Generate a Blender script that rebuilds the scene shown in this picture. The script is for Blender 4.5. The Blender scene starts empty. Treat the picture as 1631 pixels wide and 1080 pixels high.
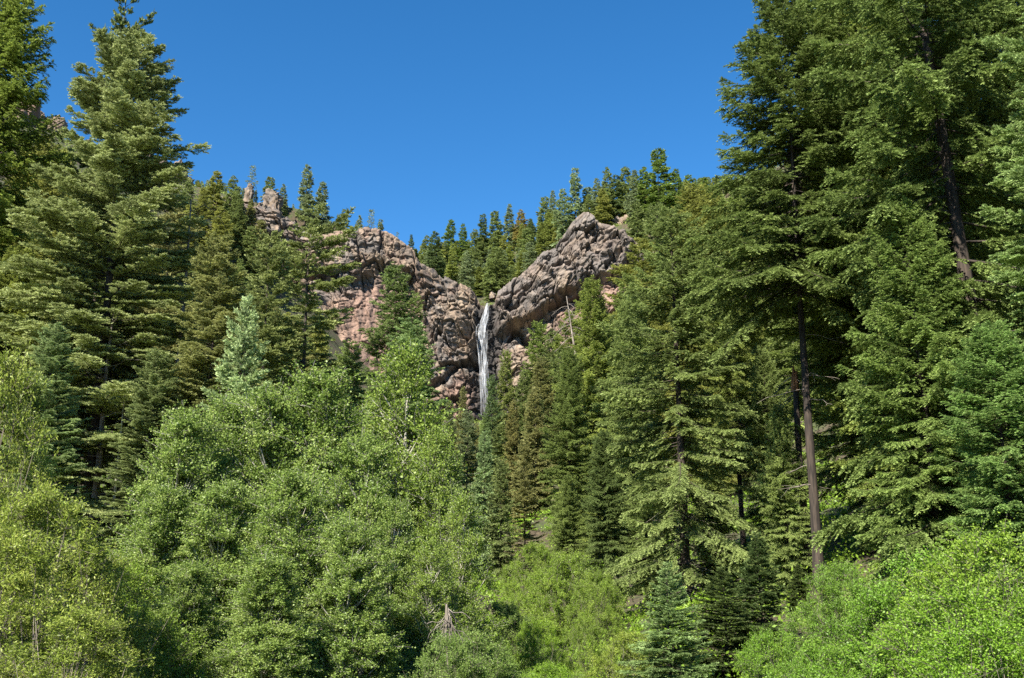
import bpy, math, random
import numpy as np
from math import radians, sin, cos, tan

# ------------------------------------------------------------------ camera, sky, sun, exposure
S = bpy.context.scene
COL = S.collection
PITCH = radians(14.0)
FPX = 1586.0            # focal length in pixels of the 1631 wide photograph
CAMZ = 1.7
cam_d = bpy.data.cameras.new('camera')
cam = bpy.data.objects.new('camera', cam_d)
COL.objects.link(cam)
cam.location = (0, 0, CAMZ)
cam.rotation_euler = (radians(90) + PITCH, 0, 0)
cam_d.sensor_width = 36.0
cam_d.lens = 36.0 * FPX / 1631.0
cam_d.clip_start = 0.1
cam_d.clip_end = 20000
S.camera = cam

SUN_AZ = radians(211)    # compass-like: 0 = +Y, clockwise; behind the camera, to its left
SUN_EL = radians(43)
to_sun = np.array([sin(SUN_AZ) * cos(SUN_EL), cos(SUN_AZ) * cos(SUN_EL), sin(SUN_EL)])
w = bpy.data.worlds.new('World')
S.world = w
w.use_nodes = True
nt = w.node_tree
bg = nt.nodes['Background']
sky = nt.nodes.new('ShaderNodeTexSky')
sky.sky_type = 'NISHITA'
sky.sun_disc = False
sky.sun_elevation = SUN_EL
sky.sun_rotation = SUN_AZ
sky.altitude = 2500
sky.air_density = 1.0
sky.dust_density = 0.15
sky.ozone_density = 2.0
hs = nt.nodes.new('ShaderNodeHueSaturation')
hs.inputs['Saturation'].default_value = 1.32
hs.inputs['Hue'].default_value = 0.498
nt.links.new(sky.outputs[0], hs.inputs['Color'])
nt.links.new(hs.outputs[0], bg.inputs['Color'])
bg.inputs['Strength'].default_value = 0.08
sd = bpy.data.lights.new('sun', 'SUN')
sd.energy = 4.9
sd.angle = radians(0.5)
sd.color = (1.0, 0.94, 0.84)
so = bpy.data.objects.new('sun', sd)
COL.objects.link(so)
so.rotation_euler = (radians(90) - SUN_EL, 0, -SUN_AZ + math.pi)
so.location = (0, 0, 300)
S.view_settings.view_transform = 'Standard'
S.view_settings.look = 'None'
S.view_settings.exposure = 1.55
S.view_settings.gamma = 1.0
cy = S.cycles
cy.max_bounces = 7
cy.diffuse_bounces = 4
cy.glossy_bounces = 1
cy.transmission_bounces = 3
cy.transparent_max_bounces = 8
cy.use_denoising = False
cy.sample_clamp_indirect = 4.0
S.render.film_transparent = False

# ------------------------------------------------------------------ small helpers
def at(px, py, D):
    """world point that the photograph's pixel (px, py) shows at forward distance D"""
    u = (px - 815.5) / FPX
    v = (540.0 - py) / FPX
    dy = cos(PITCH) - v * sin(PITCH)
    dz = sin(PITCH) + v * cos(PITCH)
    t = D / dy
    return np.array([u * t, D, CAMZ + dz * t])

def proj(p):
    p = np.asarray(p, float)
    x, y, z = p[..., 0], p[..., 1], p[..., 2] - CAMZ
    d = y * cos(PITCH) + z * sin(PITCH)
    h = -y * sin(PITCH) + z * cos(PITCH)
    return 815.5 + FPX * x / d, 540 - FPX * h / d

def tag(o, label=None, cat=None, group=None, kind=None):
    if label: o['label'] = label
    if cat: o['category'] = cat
    if group: o['group'] = group
    if kind: o['kind'] = kind
    return o

def mesh_from(name, V, F, mat=None, smooth=False, attrs=None):
    """V (n,3); F (m,4) ints"""
    V = np.ascontiguousarray(V, dtype=np.float32).reshape(-1, 3)
    F = np.ascontiguousarray(F, dtype=np.int32)
    k = F.shape[1]
    me = bpy.data.meshes.new(name)
    me.vertices.add(len(V)); me.vertices.foreach_set('co', V.ravel())
    me.loops.add(F.size); me.loops.foreach_set('vertex_index', F.ravel())
    me.polygons.add(len(F))
    me.polygons.foreach_set('loop_start', np.arange(0, F.size, k, dtype=np.int32))
    if smooth:
        me.polygons.foreach_set('use_smooth', np.ones(len(F), dtype=bool))
    for an, dom, typ, data in attrs or ():
        a = me.attributes.new(an, typ, dom)
        a.data.foreach_set('color' if typ == 'FLOAT_COLOR' else 'value', np.ascontiguousarray(data, dtype=np.float32).ravel())
    me.update(calc_edges=True)
    if mat: me.materials.append(mat)
    return me

def quads_mesh(name, Q, tint, mat):
    n = len(Q)
    F = np.arange(4 * n, dtype=np.int32).reshape(n, 4)
    return mesh_from(name, Q.reshape(-1, 3), F, mat, attrs=[('tint', 'FACE', 'FLOAT', tint)])

def nrm(v):
    return v / np.maximum(np.linalg.norm(v, axis=-1, keepdims=True), 1e-9)

def tubes(P, R, sides=4):
    """P (n,k,3) centre lines, R (n,k) radii -> V, F"""
    n, k, _ = P.shape
    d = nrm(P[:, -1] - P[:, 0])
    ref = np.where(np.abs(d[:, 2:3]) > 0.8, np.array([[1., 0, 0]]), np.array([[0, 0, 1.]]))
    a = nrm(np.cross(d, ref)); b = np.cross(d, a)
    th = np.linspace(0, 2 * math.pi, sides, endpoint=False)
    ring = a[:, None, :] * np.cos(th)[None, :, None] + b[:, None, :] * np.sin(th)[None, :, None]
    V = P[:, :, None, :] + ring[:, None, :, :] * R[:, :, None, None]
    idx = np.arange(n * k * sides).reshape(n, k, sides)
    q = np.stack([idx[:, :-1], np.roll(idx, -1, 2)[:, :-1], np.roll(idx, -1, 2)[:, 1:], idx[:, 1:]], -1)
    return V.reshape(-1, 3), q.reshape(-1, 4)

def join(parts):
    Vs, Fs, o = [], [], 0
    for V, F in parts:
        Vs.append(V); Fs.append(F + o); o += len(V)
    return np.concatenate(Vs), np.concatenate(Fs)

# ---- numpy noise
def _h(ix, iy, iz, s):
    n = (ix.astype(np.int64) * 374761393 + iy.astype(np.int64) * 668265263 + iz.astype(np.int64) * 2147483647 + s * 1274126177) & 0xffffffff
    n = ((n ^ (n >> 13)) * 1274126177) & 0xffffffff
    n = ((n ^ (n >> 16)) * 2246822519) & 0xffffffff
    return ((n ^ (n >> 15)) & 0xffffff) / float(0xffffff)

def vnoise(p, s=0):
    i = np.floor(p).astype(np.int64); f = p - i; f = f * f * (3 - 2 * f)
    r = 0
    for a in (0, 1):
        for b in (0, 1):
            for c in (0, 1):
                wt = (f[:, 0] if a else 1 - f[:, 0]) * (f[:, 1] if b else 1 - f[:, 1]) * (f[:, 2] if c else 1 - f[:, 2])
                r = r + wt * _h(i[:, 0] + a, i[:, 1] + b, i[:, 2] + c, s)
    return r * 2 - 1

def fbm(p, s=0, o=4, g=0.5):
    r, a = 0, 1.0
    for k in range(o):
        r = r + a * vnoise(p * (2.03 ** k) + 17.3 * k, s + k); a *= g
    return r

def worley(p, s=0):
    """F1, F2 and a hash of the nearest cell"""
    i = np.floor(p).astype(np.int64)
    f1 = np.full(len(p), 9.); f2 = np.full(len(p), 9.); hc = np.zeros(len(p))
    for a in (-1, 0, 1):
        for b in (-1, 0, 1):
            for c in (-1, 0, 1):
                x, y, z = i[:, 0] + a, i[:, 1] + b, i[:, 2] + c
                q = np.stack([x + _h(x, y, z, s), y + _h(x, y, z, s + 1), z + _h(x, y, z, s + 2)], 1)
                d = np.linalg.norm(q - p, axis=1)
                near = d < f1
                f2 = np.where(near, f1, np.minimum(f2, d))
                hc = np.where(near, _h(x, y, z, s + 3), hc)
                f1 = np.where(near, d, f1)
    return f1, f2, hc

def facets(p, s=0, slope=1.0):
    """broken blocks: a random height and a random tilt for every cell, and the distance to the joint"""
    i = np.floor(p).astype(np.int64)
    f1 = np.full(len(p), 9.); f2 = np.full(len(p), 9.); hc = np.zeros(len(p)); tl = np.zeros(len(p))
    for a in (-1, 0, 1):
        for b in (-1, 0, 1):
            for c in (-1, 0, 1):
                x, y, z = i[:, 0] + a, i[:, 1] + b, i[:, 2] + c
                q = np.stack([x + _h(x, y, z, s), y + _h(x, y, z, s + 1), z + _h(x, y, z, s + 2)], 1)
                v = p - q
                d = np.abs(v).max(1) * .75 + np.linalg.norm(v, axis=1) * .25
                near = d < f1
                h = _h(x, y, z, s + 3)
                t = v[:, 0] * (_h(x, y, z, s + 4) - .5) * 2 + v[:, 2] * (_h(x, y, z, s + 5) - .35) * 2
                f2 = np.where(near, f1, np.minimum(f2, d)); hc = np.where(near, h, hc); tl = np.where(near, t, tl); f1 = np.where(near, d, f1)
    return f1, f2, hc, tl * slope

def sstep(a, b, x):
    t = np.clip((x - a) / (b - a), 0, 1)
    return t * t * (3 - 2 * t)

# ------------------------------------------------------------------ materials
def newmat(name):
    m = bpy.data.materials.new(name); m.use_nodes = True
    n = m.node_tree; n.nodes.clear()
    out = n.nodes.new('ShaderNodeOutputMaterial')
    return m, n, out

def leafmat(name, dark, mid, light, transl=0.3, rough=0.5, spec=0.3):
    m, n, out = newmat(name)
    at_ = n.nodes.new('ShaderNodeAttribute'); at_.attribute_name = 'tint'
    oi = n.nodes.new('ShaderNodeObjectInfo')
    ramp = n.nodes.new('ShaderNodeValToRGB')
    e = ramp.color_ramp.elements
    e[0].position = 0.08; e[0].color = (*dark, 1)
    e[1].position = 0.95; e[1].color = (*light, 1)
    k = ramp.color_ramp.elements.new(0.5); k.color = (*mid, 1)
    mx = n.nodes.new('ShaderNodeMix'); mx.data_type = 'RGBA'; mx.blend_type = 'MULTIPLY'
    mx.inputs[0].default_value = 1.0
    n.links.new(at_.outputs['Fac'], ramp.inputs[0])
    n.links.new(ramp.outputs[0], mx.inputs[6]); n.links.new(oi.outputs['Color'], mx.inputs[7])
    pb = n.nodes.new('ShaderNodeBsdfPrincipled')
    pb.inputs['Roughness'].default_value = rough
    pb.inputs['Specular IOR Level'].default_value = spec
    tr = n.nodes.new('ShaderNodeBsdfTranslucent')
    ms = n.nodes.new('ShaderNodeMixShader'); ms.inputs[0].default_value = transl
    n.links.new(mx.outputs[2], pb.inputs['Base Color']); n.links.new(mx.outputs[2], tr.inputs['Color'])
    n.links.new(pb.outputs[0], ms.inputs[1]); n.links.new(tr.outputs[0], ms.inputs[2])
    n.links.new(ms.outputs[0], out.inputs[0])
    return m

def barkmat(name, c1, c2, scale=6.0, stretch=0.25, bump=0.4):
    m, n, out = newmat(name)
    tc = n.nodes.new('ShaderNodeTexCoord')
    mp = n.nodes.new('ShaderNodeMapping'); mp.inputs['Scale'].default_value = (1, 1, stretch)
    nz = n.nodes.new('ShaderNodeTexNoise'); nz.inputs['Scale'].default_value = scale; nz.inputs['Detail'].default_value = 5
    rp = n.nodes.new('ShaderNodeValToRGB')
    rp.color_ramp.elements[0].position = 0.35; rp.color_ramp.elements[0].color = (*c1, 1)
    rp.color_ramp.elements[1].position = 0.65; rp.color_ramp.elements[1].color = (*c2, 1)
    bp = n.nodes.new('ShaderNodeBump'); bp.inputs['Strength'].default_value = bump
    pb = n.nodes.new('ShaderNodeBsdfPrincipled'); pb.inputs['Roughness'].default_value = 0.9
    n.links.new(tc.outputs['Object'], mp.inputs[0]); n.links.new(mp.outputs[0], nz.inputs[0])
    n.links.new(nz.outputs[0], rp.inputs[0]); n.links.new(rp.outputs[0], pb.inputs['Base Color'])
    n.links.new(nz.outputs[0], bp.inputs['Height']); n.links.new(bp.outputs[0], pb.inputs['Normal'])
    n.links.new(pb.outputs[0], out.inputs[0])
    return m

M_NEEDLE = leafmat('needles', (0.105, 0.122, 0.048), (0.225, 0.252, 0.10), (0.37, 0.395, 0.17), transl=0.33, rough=0.6, spec=.2)
M_LEAF = leafmat('leaves', (0.10, 0.155, 0.035), (0.185, 0.27, 0.07), (0.30, 0.37, 0.14), transl=0.4, rough=0.45, spec=0.3)
M_BARK = barkmat('conifer_bark', (0.014, 0.010, 0.007), (0.062, 0.045, 0.032), scale=14, stretch=.12, bump=.9)  # bark colour darkened to stand in for shade on the bare trunk
M_ASPBARK = barkmat('pale_bark', (0.18, 0.16, 0.12), (0.42, 0.40, 0.34), scale=9)
M_DEAD = barkmat('dead_wood', (0.14, 0.115, 0.09), (0.29, 0.25, 0.21), scale=8)
M_TWIG = barkmat('twig_bark', (0.09, 0.075, 0.055), (0.20, 0.17, 0.13))
M_RAW = barkmat('raw_wood', (0.22, 0.085, 0.03), (0.42, 0.19, 0.08), scale=12)

# ------------------------------------------------------------------ terrain
FRONT = np.array([(0, -30, 0), (-40, -30, 2), (40, -30, 4), (0, 0, 0), (-14, 0, 0), (14, 0, 0.2), (0, 20, -1.2), (-12, 20, -0.6), (9, 20, -0.2), (0, 40, -0.8), (9.5, 30, 1.1), (20, 25, 3.0),
    (18, 40, 5), (-20, 40, 1.2), (0, 80, 5), (-60, 40, 14), (-60, 80, 25), (-30, 80, 9), (0, 150, 18), (-5, 220, 34), (-8, 290, 45), (-80, 150, 52), (-35, 150, 25),
    (-100, 220, 88), (-55, 230, 52), (-150, 290, 142), (-45, 288, 66), (-80, 285, 105), (30, 60, 9), (45, 90, 24), (20, 110, 16), (60, 150, 46), (30, 170, 29), (70, 220, 84), (30, 230, 46),
    (90, 280, 112), (110, 180, 92), (35, 285, 78), (10, 285, 58), (55, 285, 100), (-15, 285, 47), (0, 285, 48)], float)
PLAT = np.array([(-8, 310, 84), (-20, 325, 100), (4, 325, 103), (-45, 312, 113), (-75, 312, 124), (-110, 320, 132), (-150, 330, 146), (-60, 400, 130), (-8, 350, 99), (-10, 400, 125), (-45, 420, 124), (-30, 420, 140), (0, 430, 150),
    (25, 315, 117), (40, 315, 120), (45, 350, 130), (20, 350, 118), (90, 330, 145), (60, 400, 150), (10, 400, 140), (120, 300, 150), (-10, 520, 150), (100, 520, 160), (-120, 520, 120)], float)

def make_rbf(P):
    X = P[:, :2] / 100; n = len(X)
    d = np.linalg.norm(X[:, None] - X[None], axis=2)
    K = np.where(d > 0, d * d * np.log(np.maximum(d, 1e-9)), 0) + np.eye(n) * 1e-4
    A = np.zeros((n + 3, n + 3)); A[:n, :n] = K; A[:n, n] = 1; A[:n, n + 1:] = X; A[n, :n] = 1; A[n + 1:, :n] = X.T
    c = np.linalg.solve(A, np.concatenate([P[:, 2], [0, 0, 0]]))
    def f(x, y):
        Q = np.stack([np.ravel(x), np.ravel(y)], 1) / 100
        d = np.linalg.norm(Q[:, None] - X[None], axis=2)
        K = np.where(d > 0, d * d * np.log(np.maximum(d, 1e-9)), 0)
        return (K @ c[:n] + c[n] + Q @ c[n + 1:]).reshape(np.shape(x))
    return f
F_front, F_plat = make_rbf(FRONT), make_rbf(PLAT)
YCX = [-95, -60, -30, -14, -11, -6, -3, 10, 25, 60]
YCY = [285, 286, 292, 297, 300, 300, 297.5, 294, 290, 285]
def ycliff(x): return np.interp(x, YCX, YCY)
def G(x, y):
    x = np.asarray(x, float); y = np.asarray(y, float)
    x = np.clip(x, -230, 230); y = np.clip(y, -60, 560)
    a = F_front(x, np.minimum(y, 330)); b = F_plat(x, np.maximum(y, 290))
    t = sstep(0, 1, (y - ycliff(x) - 9) / 9)
    # where the two surfaces already agree the step vanishes; far to the sides they are blended slowly
    side = sstep(85, 130, np.abs(x + 15))
    t = t * (1 - side) + sstep(240, 345, y) * side
    z = a * (1 - t) + b * t
    p = np.stack([np.ravel(x), np.ravel(y), 0 * np.ravel(x)], 1)
    rough = sstep(15, 90, y) * 1.2 + 0.12
    return z + (fbm(p / 14, 5, 3).reshape(x.shape)) * rough

def build_ground():
    xs = np.unique(np.concatenate([np.arange(-230, 231, 2.0), [-3000, -1500, -700, -400, 400, 700, 1500, 3000]]))
    ys = np.unique(np.concatenate([np.arange(-60, 562, 2.0), [-3000, -1200, -500, -200, 800, 1500, 3500]]))
    X, Y = np.meshgrid(xs, ys)
    Z = G(X, Y)
    V = np.stack([X, Y, Z], -1).reshape(-1, 3)
    ny, nx = X.shape
    i = np.arange(ny * nx).reshape(ny, nx)
    F = np.stack([i[:-1, :-1], i[:-1, 1:], i[1:, 1:], i[1:, :-1]], -1).reshape(-1, 4)
    m, n, out = newmat('forest_floor')
    tc = n.nodes.new('ShaderNodeTexCoord')
    n1 = n.nodes.new('ShaderNodeTexNoise'); n1.inputs['Scale'].default_value = 0.35; n1.inputs['Detail'].default_value = 8; n1.inputs['Roughness'].default_value = 0.7
    n2 = n.nodes.new('ShaderNodeTexNoise'); n2.inputs['Scale'].default_value = 3.5; n2.inputs['Detail'].default_value = 6
    r1 = n.nodes.new('ShaderNodeValToRGB')
    r1.color_ramp.elements[0].position = 0.42; r1.color_ramp.elements[0].color = (0.07, 0.052, 0.035, 1)
    r1.color_ramp.elements[1].position = 0.56; r1.color_ramp.elements[1].color = (0.055, 0.07, 0.024, 1)
    r2 = n.nodes.new('ShaderNodeValToRGB')
    r2.color_ramp.elements[0].position = 0.3; r2.color_ramp.elements[0].color = (0.45, 0.42, 0.35, 1)
    r2.color_ramp.elements[1].position = 0.7; r2.color_ramp.elements[1].color = (1.3, 1.3, 1.1, 1)
    mx = n.nodes.new('ShaderNodeMix'); mx.data_type = 'RGBA'; mx.blend_type = 'MULTIPLY'; mx.inputs[0].default_value = 1
    pb = n.nodes.new('ShaderNodeBsdfPrincipled'); pb.inputs['Roughness'].default_value = 0.95
    bp = n.nodes.new('ShaderNodeBump'); bp.inputs['Strength'].default_value = 0.8; bp.inputs['Distance'].default_value = 0.3
    for k in (n1, n2): n.links.new(tc.outputs['Object'], k.inputs[0])
    n.links.new(n1.outputs[0], r1.inputs[0]); n.links.new(n2.outputs[0], r2.inputs[0])
    n.links.new(r1.outputs[0], mx.inputs[6]); n.links.new(r2.outputs[0], mx.inputs[7])
    n.links.new(mx.outputs[2], pb.inputs['Base Color']); n.links.new(n2.outputs[0], bp.inputs['Height'])
    n.links.new(bp.outputs[0], pb.inputs['Normal']); n.links.new(pb.outputs[0], out.inputs[0])
    o = bpy.data.objects.new('ground', mesh_from('ground', V, F, m, smooth=True))
    COL.objects.link(o)
    tag(o, kind='structure')
build_ground()

# ------------------------------------------------------------------ rock
def rockmat():
    m, n, out = newmat('volcanic_rock')
    at_ = n.nodes.new('ShaderNodeAttribute'); at_.attribute_name = 'rock'
    tc = n.nodes.new('ShaderNodeTexCoord')
    nz = n.nodes.new('ShaderNodeTexNoise'); nz.inputs['Scale'].default_value = 1.1; nz.inputs['Detail'].default_value = 9; nz.inputs['Roughness'].default_value = 0.75
    rp = n.nodes.new('ShaderNodeValToRGB')
    rp.color_ramp.elements[0].position = 0.33; rp.color_ramp.elements[0].color = (0.55, 0.53, 0.52, 1)
    rp.color_ramp.elements[1].position = 0.68; rp.color_ramp.elements[1].color = (1.35, 1.33, 1.28, 1)
    mx = n.nodes.new('ShaderNodeMix'); mx.data_type = 'RGBA'; mx.blend_type = 'MULTIPLY'; mx.inputs[0].default_value = 1
    bp = n.nodes.new('ShaderNodeBump'); bp.inputs['Strength'].default_value = 0.9; bp.inputs['Distance'].default_value = 0.25
    pb = n.nodes.new('ShaderNodeBsdfPrincipled'); pb.inputs['Roughness'].default_value = 0.9
    n.links.new(tc.outputs['Object'], nz.inputs[0]); n.links.new(nz.outputs[0], rp.inputs[0])
    n.links.new(at_.outputs['Color'], mx.inputs[6]); n.links.new(rp.outputs[0], mx.inputs[7])
    n.links.new(mx.outputs[2], pb.inputs['Base Color']); n.links.new(nz.outputs[0], bp.inputs['Height'])
    n.links.new(bp.outputs[0], pb.inputs['Normal']); n.links.new(pb.outputs[0], out.inputs[0])
    return m
M_ROCK = rockmat()
C_GREY = np.array([0.135, 0.118, 0.106]); C_BROWN = np.array([0.195, 0.145, 0.105]); C_PINK = np.array([0.205, 0.13, 0.10])
C_TAN = np.array([0.27, 0.21, 0.145]); C_WET = np.array([0.026, 0.024, 0.023]); C_MOSS = np.array([0.10, 0.12, 0.04])

def mixc(a, b, t): return a * (1 - t[:, None]) + b * t[:, None]

TOP = [(300, 300), (345, 312), (380, 322), (430, 335), (460, 350), (500, 378), (540, 374), (560, 366), (580, 360), (612, 368), (640, 384), (658, 398), (668, 425), (700, 438), (730, 455), (752, 462),
       (762, 480), (767, 490), (781, 490), (788, 484), (793, 470), (805, 460), (820, 447), (840, 427), (865, 402), (885, 390), (900, 370), (918, 352), (932, 344), (950, 352), (975, 362), (995, 372), (1012, 392), (1040, 402), (1080, 425), (1120, 450)]
CLIFF = {}
def build_cliff():
    tp = np.array([at(a, b, float(np.interp((a - 815.5) / FPX * 305, YCX, YCY)) + 7) for a, b in TOP])
    x = np.arange(-92, 50, 0.21)
    ztop = np.interp(x, tp[:, 0], tp[:, 2])
    yc = ycliff(x)
    zb = F_front(x, yc) - 5
    nz_, nt_ = 300, 50
    t = np.concatenate([np.linspace(0, 1, nz_), 1 + np.linspace(0, 1, nt_ + 1)[1:]])
    T, X = np.meshgrid(t, x, indexing='ij')
    ZT = np.broadcast_to(ztop, T.shape); ZB = np.broadcast_to(zb, T.shape); YC = np.broadcast_to(yc, T.shape)
    tt = np.clip(T, 0, 1); tb = np.clip(T - 1, 0, 1)
    Z = ZB + (ZT - ZB) * tt - tb * tb * 6
    inch = np.exp(-((X + 8.3) / 3.0) ** 2)
    lean = 8 * (1 - inch) + 4 * inch
    Y = YC + lean * tt ** 1.3 + tb * 22
    Pt = np.stack([X.ravel(), Y.ravel(), Z.ravel()], 1)
    u, v = proj(Pt)
    face = (T.ravel() <= 1.0).astype(float)
    # --- large shapes of the face (metres towards the viewer)
    D = np.zeros(len(Pt))
    wv = fbm(Pt / 6, 81, 4)
    over = np.interp(u, [790, 815, 835, 860, 890, 920, 960, 1000, 1060], [534, 524, 509, 492, 470, 455, 440, 428, 420]) + 7 * wv
    right = sstep(784, 800, u)
    d = v - over                       # > 0 below the overhang
    D += right * (sstep(8, -8, d) * 3.0 * sstep(-105, -25, -np.abs(d + 45)) * (.75 + .5 * vnoise(Pt / 9, 82)))
    cave = np.exp(-((u - 845) / 42) ** 2)
    D += right * (-(2.4 + 4.2 * cave) * sstep(-4, 5, d) * sstep(35 + 40 * cave, 12, d))
    D += right * 3.0 * np.exp(-(((u - 822) / 22) ** 2 + ((v - 590) / 16) ** 2))
    for off, dep, wd_ in ((-26, 1.7, 2.2), (-48, 2.2, 2.6), (-70, 1.3, 2.0)):      # cracks running with the dip of the slab
        dd = d - off + 9 * fbm(Pt / 4.5, 83 - off, 3)
        D -= right * dep * np.exp(-(dd / wd_) ** 2) * sstep(-.5, .3, vnoise(Pt / 7, 84 - off))
        D += right * .7 * sstep(0, 6, dd) * sstep(20, 8, dd)
    left = sstep(766, 755, u)
    bo = np.exp(-(((u - 728) / 45) ** 2 + ((v - 510) / 50) ** 2))
    D += left * bo * 3.0
    line2 = np.interp(u, [640, 700, 735, 770], [640, 608, 572, 580]) + 4 * wv
    d2 = v - line2
    D += left * sstep(600, 690, u) * (-3.6 * sstep(-3, 4, d2) * sstep(16, 8, d2) + 1.4 * sstep(10, 20, d2))
    cap = np.interp(u, [430, 500, 560, 610, 650, 690, 760], [400, 430, 440, 425, 440, 500, 540]) + 12 * wv
    d3 = v - cap
    farl = sstep(700, 660, u)
    D += farl * (1.9 * sstep(4, -6, d3) - 1.9 * sstep(0, 8, d3))
    smooth = farl * sstep(10, 40, d3) * sstep(500, 560, u)
    # --- blocks, cracks and grain
    rot = np.array([[0.9, 0, 0.43], [0, 1, 0], [-0.43, 0, 0.9]])
    Q = (Pt + 0.9 * np.stack([fbm(Pt / 6, 11, 2), fbm(Pt / 6, 12, 2), fbm(Pt / 6, 13, 2)], 1)) @ rot.T
    rough = (1 - 0.70 * smooth) * (1 - .05 * right * sstep(4, -10, d))
    crack = lambda a, b, w_: np.clip((b - a) / w_, 0, 1) ** .6
    f1, f2, hc, t1 = facets(Q / np.array([8, 9, 11]), 20)
    D += (1 - inch.ravel()) * rough * ((hc - 0.5) * 3.2 + t1 * 3.0 - 1.8 * sstep(.06, 0, f2 - f1))
    g1, g2, hd, t2 = facets(Q / np.array([2.9, 3.4, 4.2]), 30)
    D += rough * ((hd - 0.5) * 1.5 + t2 * 1.7 - 1.1 * sstep(.07, 0, g2 - g1))
    q1, q2, hq, t3 = facets((Q + 5) / np.array([1.3, 1.5, 1.1]), 35)
    D += rough * ((hq - 0.5) * .5 + t3 * .6)
    bed = np.where(right > .5, (-d * .19) + Pt[:, 0] * .02, Pt[:, 2]) / 3.4 + .5 * fbm(Pt / 9, 44, 3)      # worn bedding: each bed stands proud at its foot
    saw = bed - np.floor(bed)
    D += rough * (.9 * (1 - saw) * sstep(0, .08, saw) - .45) * sstep(-.3, .3, vnoise(Pt / 8, 45) + .25)
    D += fbm(Pt / 0.9, 50, 4) * 0.12 + fbm(Pt * np.array([1, 1, .22]) / 2.0, 60, 4) * 0.45 * (0.3 + smooth)
    D -= inch.ravel() * .6
    deep = np.maximum(np.maximum(sstep(.07, .01, g2 - g1), sstep(.05, .01, f2 - f1)), sstep(.10, .0, saw) * .6)
    # direction: outwards, and upwards over the top
    up = sstep(0.93, 1.05, T.ravel())
    N = np.stack([0 * up + 0.12 * vnoise(Pt / 3, 3), -(1 - 0.75 * up), 0.15 + 0.55 * up], 1)
    Pn = Pt + N * (D * (1 - 0.55 * up))[:, None]
    # --- kinds of rock
    nA = fbm(Pt / 7, 70, 4); nB = fbm(Pt / 2.2, 75, 4)
    C = mixc(np.broadcast_to(C_BROWN, Pn.shape), C_GREY, sstep(-0.35, 0.35, nA + 0.4 * nB))
    C = mixc(C, C_PINK, sstep(0.1, 0.45, nB - 0.3 * nA) * 0.55)
    C = mixc(C, C_TAN, sstep(0.30, 0.6, hd - 0.35 + 0.4 * nB) * 0.45)
    C = mixc(C, C_PINK, np.clip(smooth * 0.85, 0, 1))
    C = mixc(C, C_PINK, left * sstep(18, 30, d2) * 0.8 * sstep(650, 690, u))
    C = mixc(C, C_TAN, left * bo * sstep(-0.3, 0.4, nB) * 0.55)
    C = mixc(C, C_GREY, right * sstep(2, -10, d) * (0.45 + 0.3 * nB))
    C = mixc(C, C_PINK, right * sstep(0, 10, d) * sstep(870, 900, u) * 0.8)
    C = mixc(C, C_TAN, right * np.exp(-(((u - 822) / 26) ** 2 + ((v - 595) / 22) ** 2)) * 0.9)
    wetw = np.exp(-((u - 775 + 6 * nA) / (19 + 0.05 * (v - 490))) ** 2) * sstep(470, 495, v)
    C = mixc(C, C_WET, np.clip(wetw * 1.25 + wetw * nB * 0.5, 0, 1))
    C = mixc(C, C_WET * 1.6, deep * .6 * rough)
    C = C * (1 + .22 * (hq - .5) + .3 * (hd - .5))[:, None]
    streak = sstep(0.25, 0.6, fbm(Pt * np.array([1, 1, .12]) / 1.6, 90, 3))
    C = mixc(C, C_WET * 1.5, streak * 0.35 * face)
    C = mixc(C, C_MOSS, sstep(0.15, 0.5, nB) * sstep(1.0, 1.1, T.ravel()) * 0.8)
    nT, nX = T.shape
    i = np.arange(nT * nX).reshape(nT, nX)
    F = np.stack([i[:-1, :-1], i[:-1, 1:], i[1:, 1:], i[1:, :-1]], -1).reshape(-1, 4)
    C4 = np.concatenate([np.clip(C, 0.02, 0.6), np.ones((len(C), 1))], 1)
    me = mesh_from('cliff', Pn, F, M_ROCK, attrs=[('rock', 'POINT', 'FLOAT_COLOR', C4)])
    o = bpy.data.objects.new('cliff', me); COL.objects.link(o)
    tag(o, kind='structure')
    CLIFF['P'] = Pn.reshape(nT, nX, 3); CLIFF['x'] = x
build_cliff()

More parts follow.
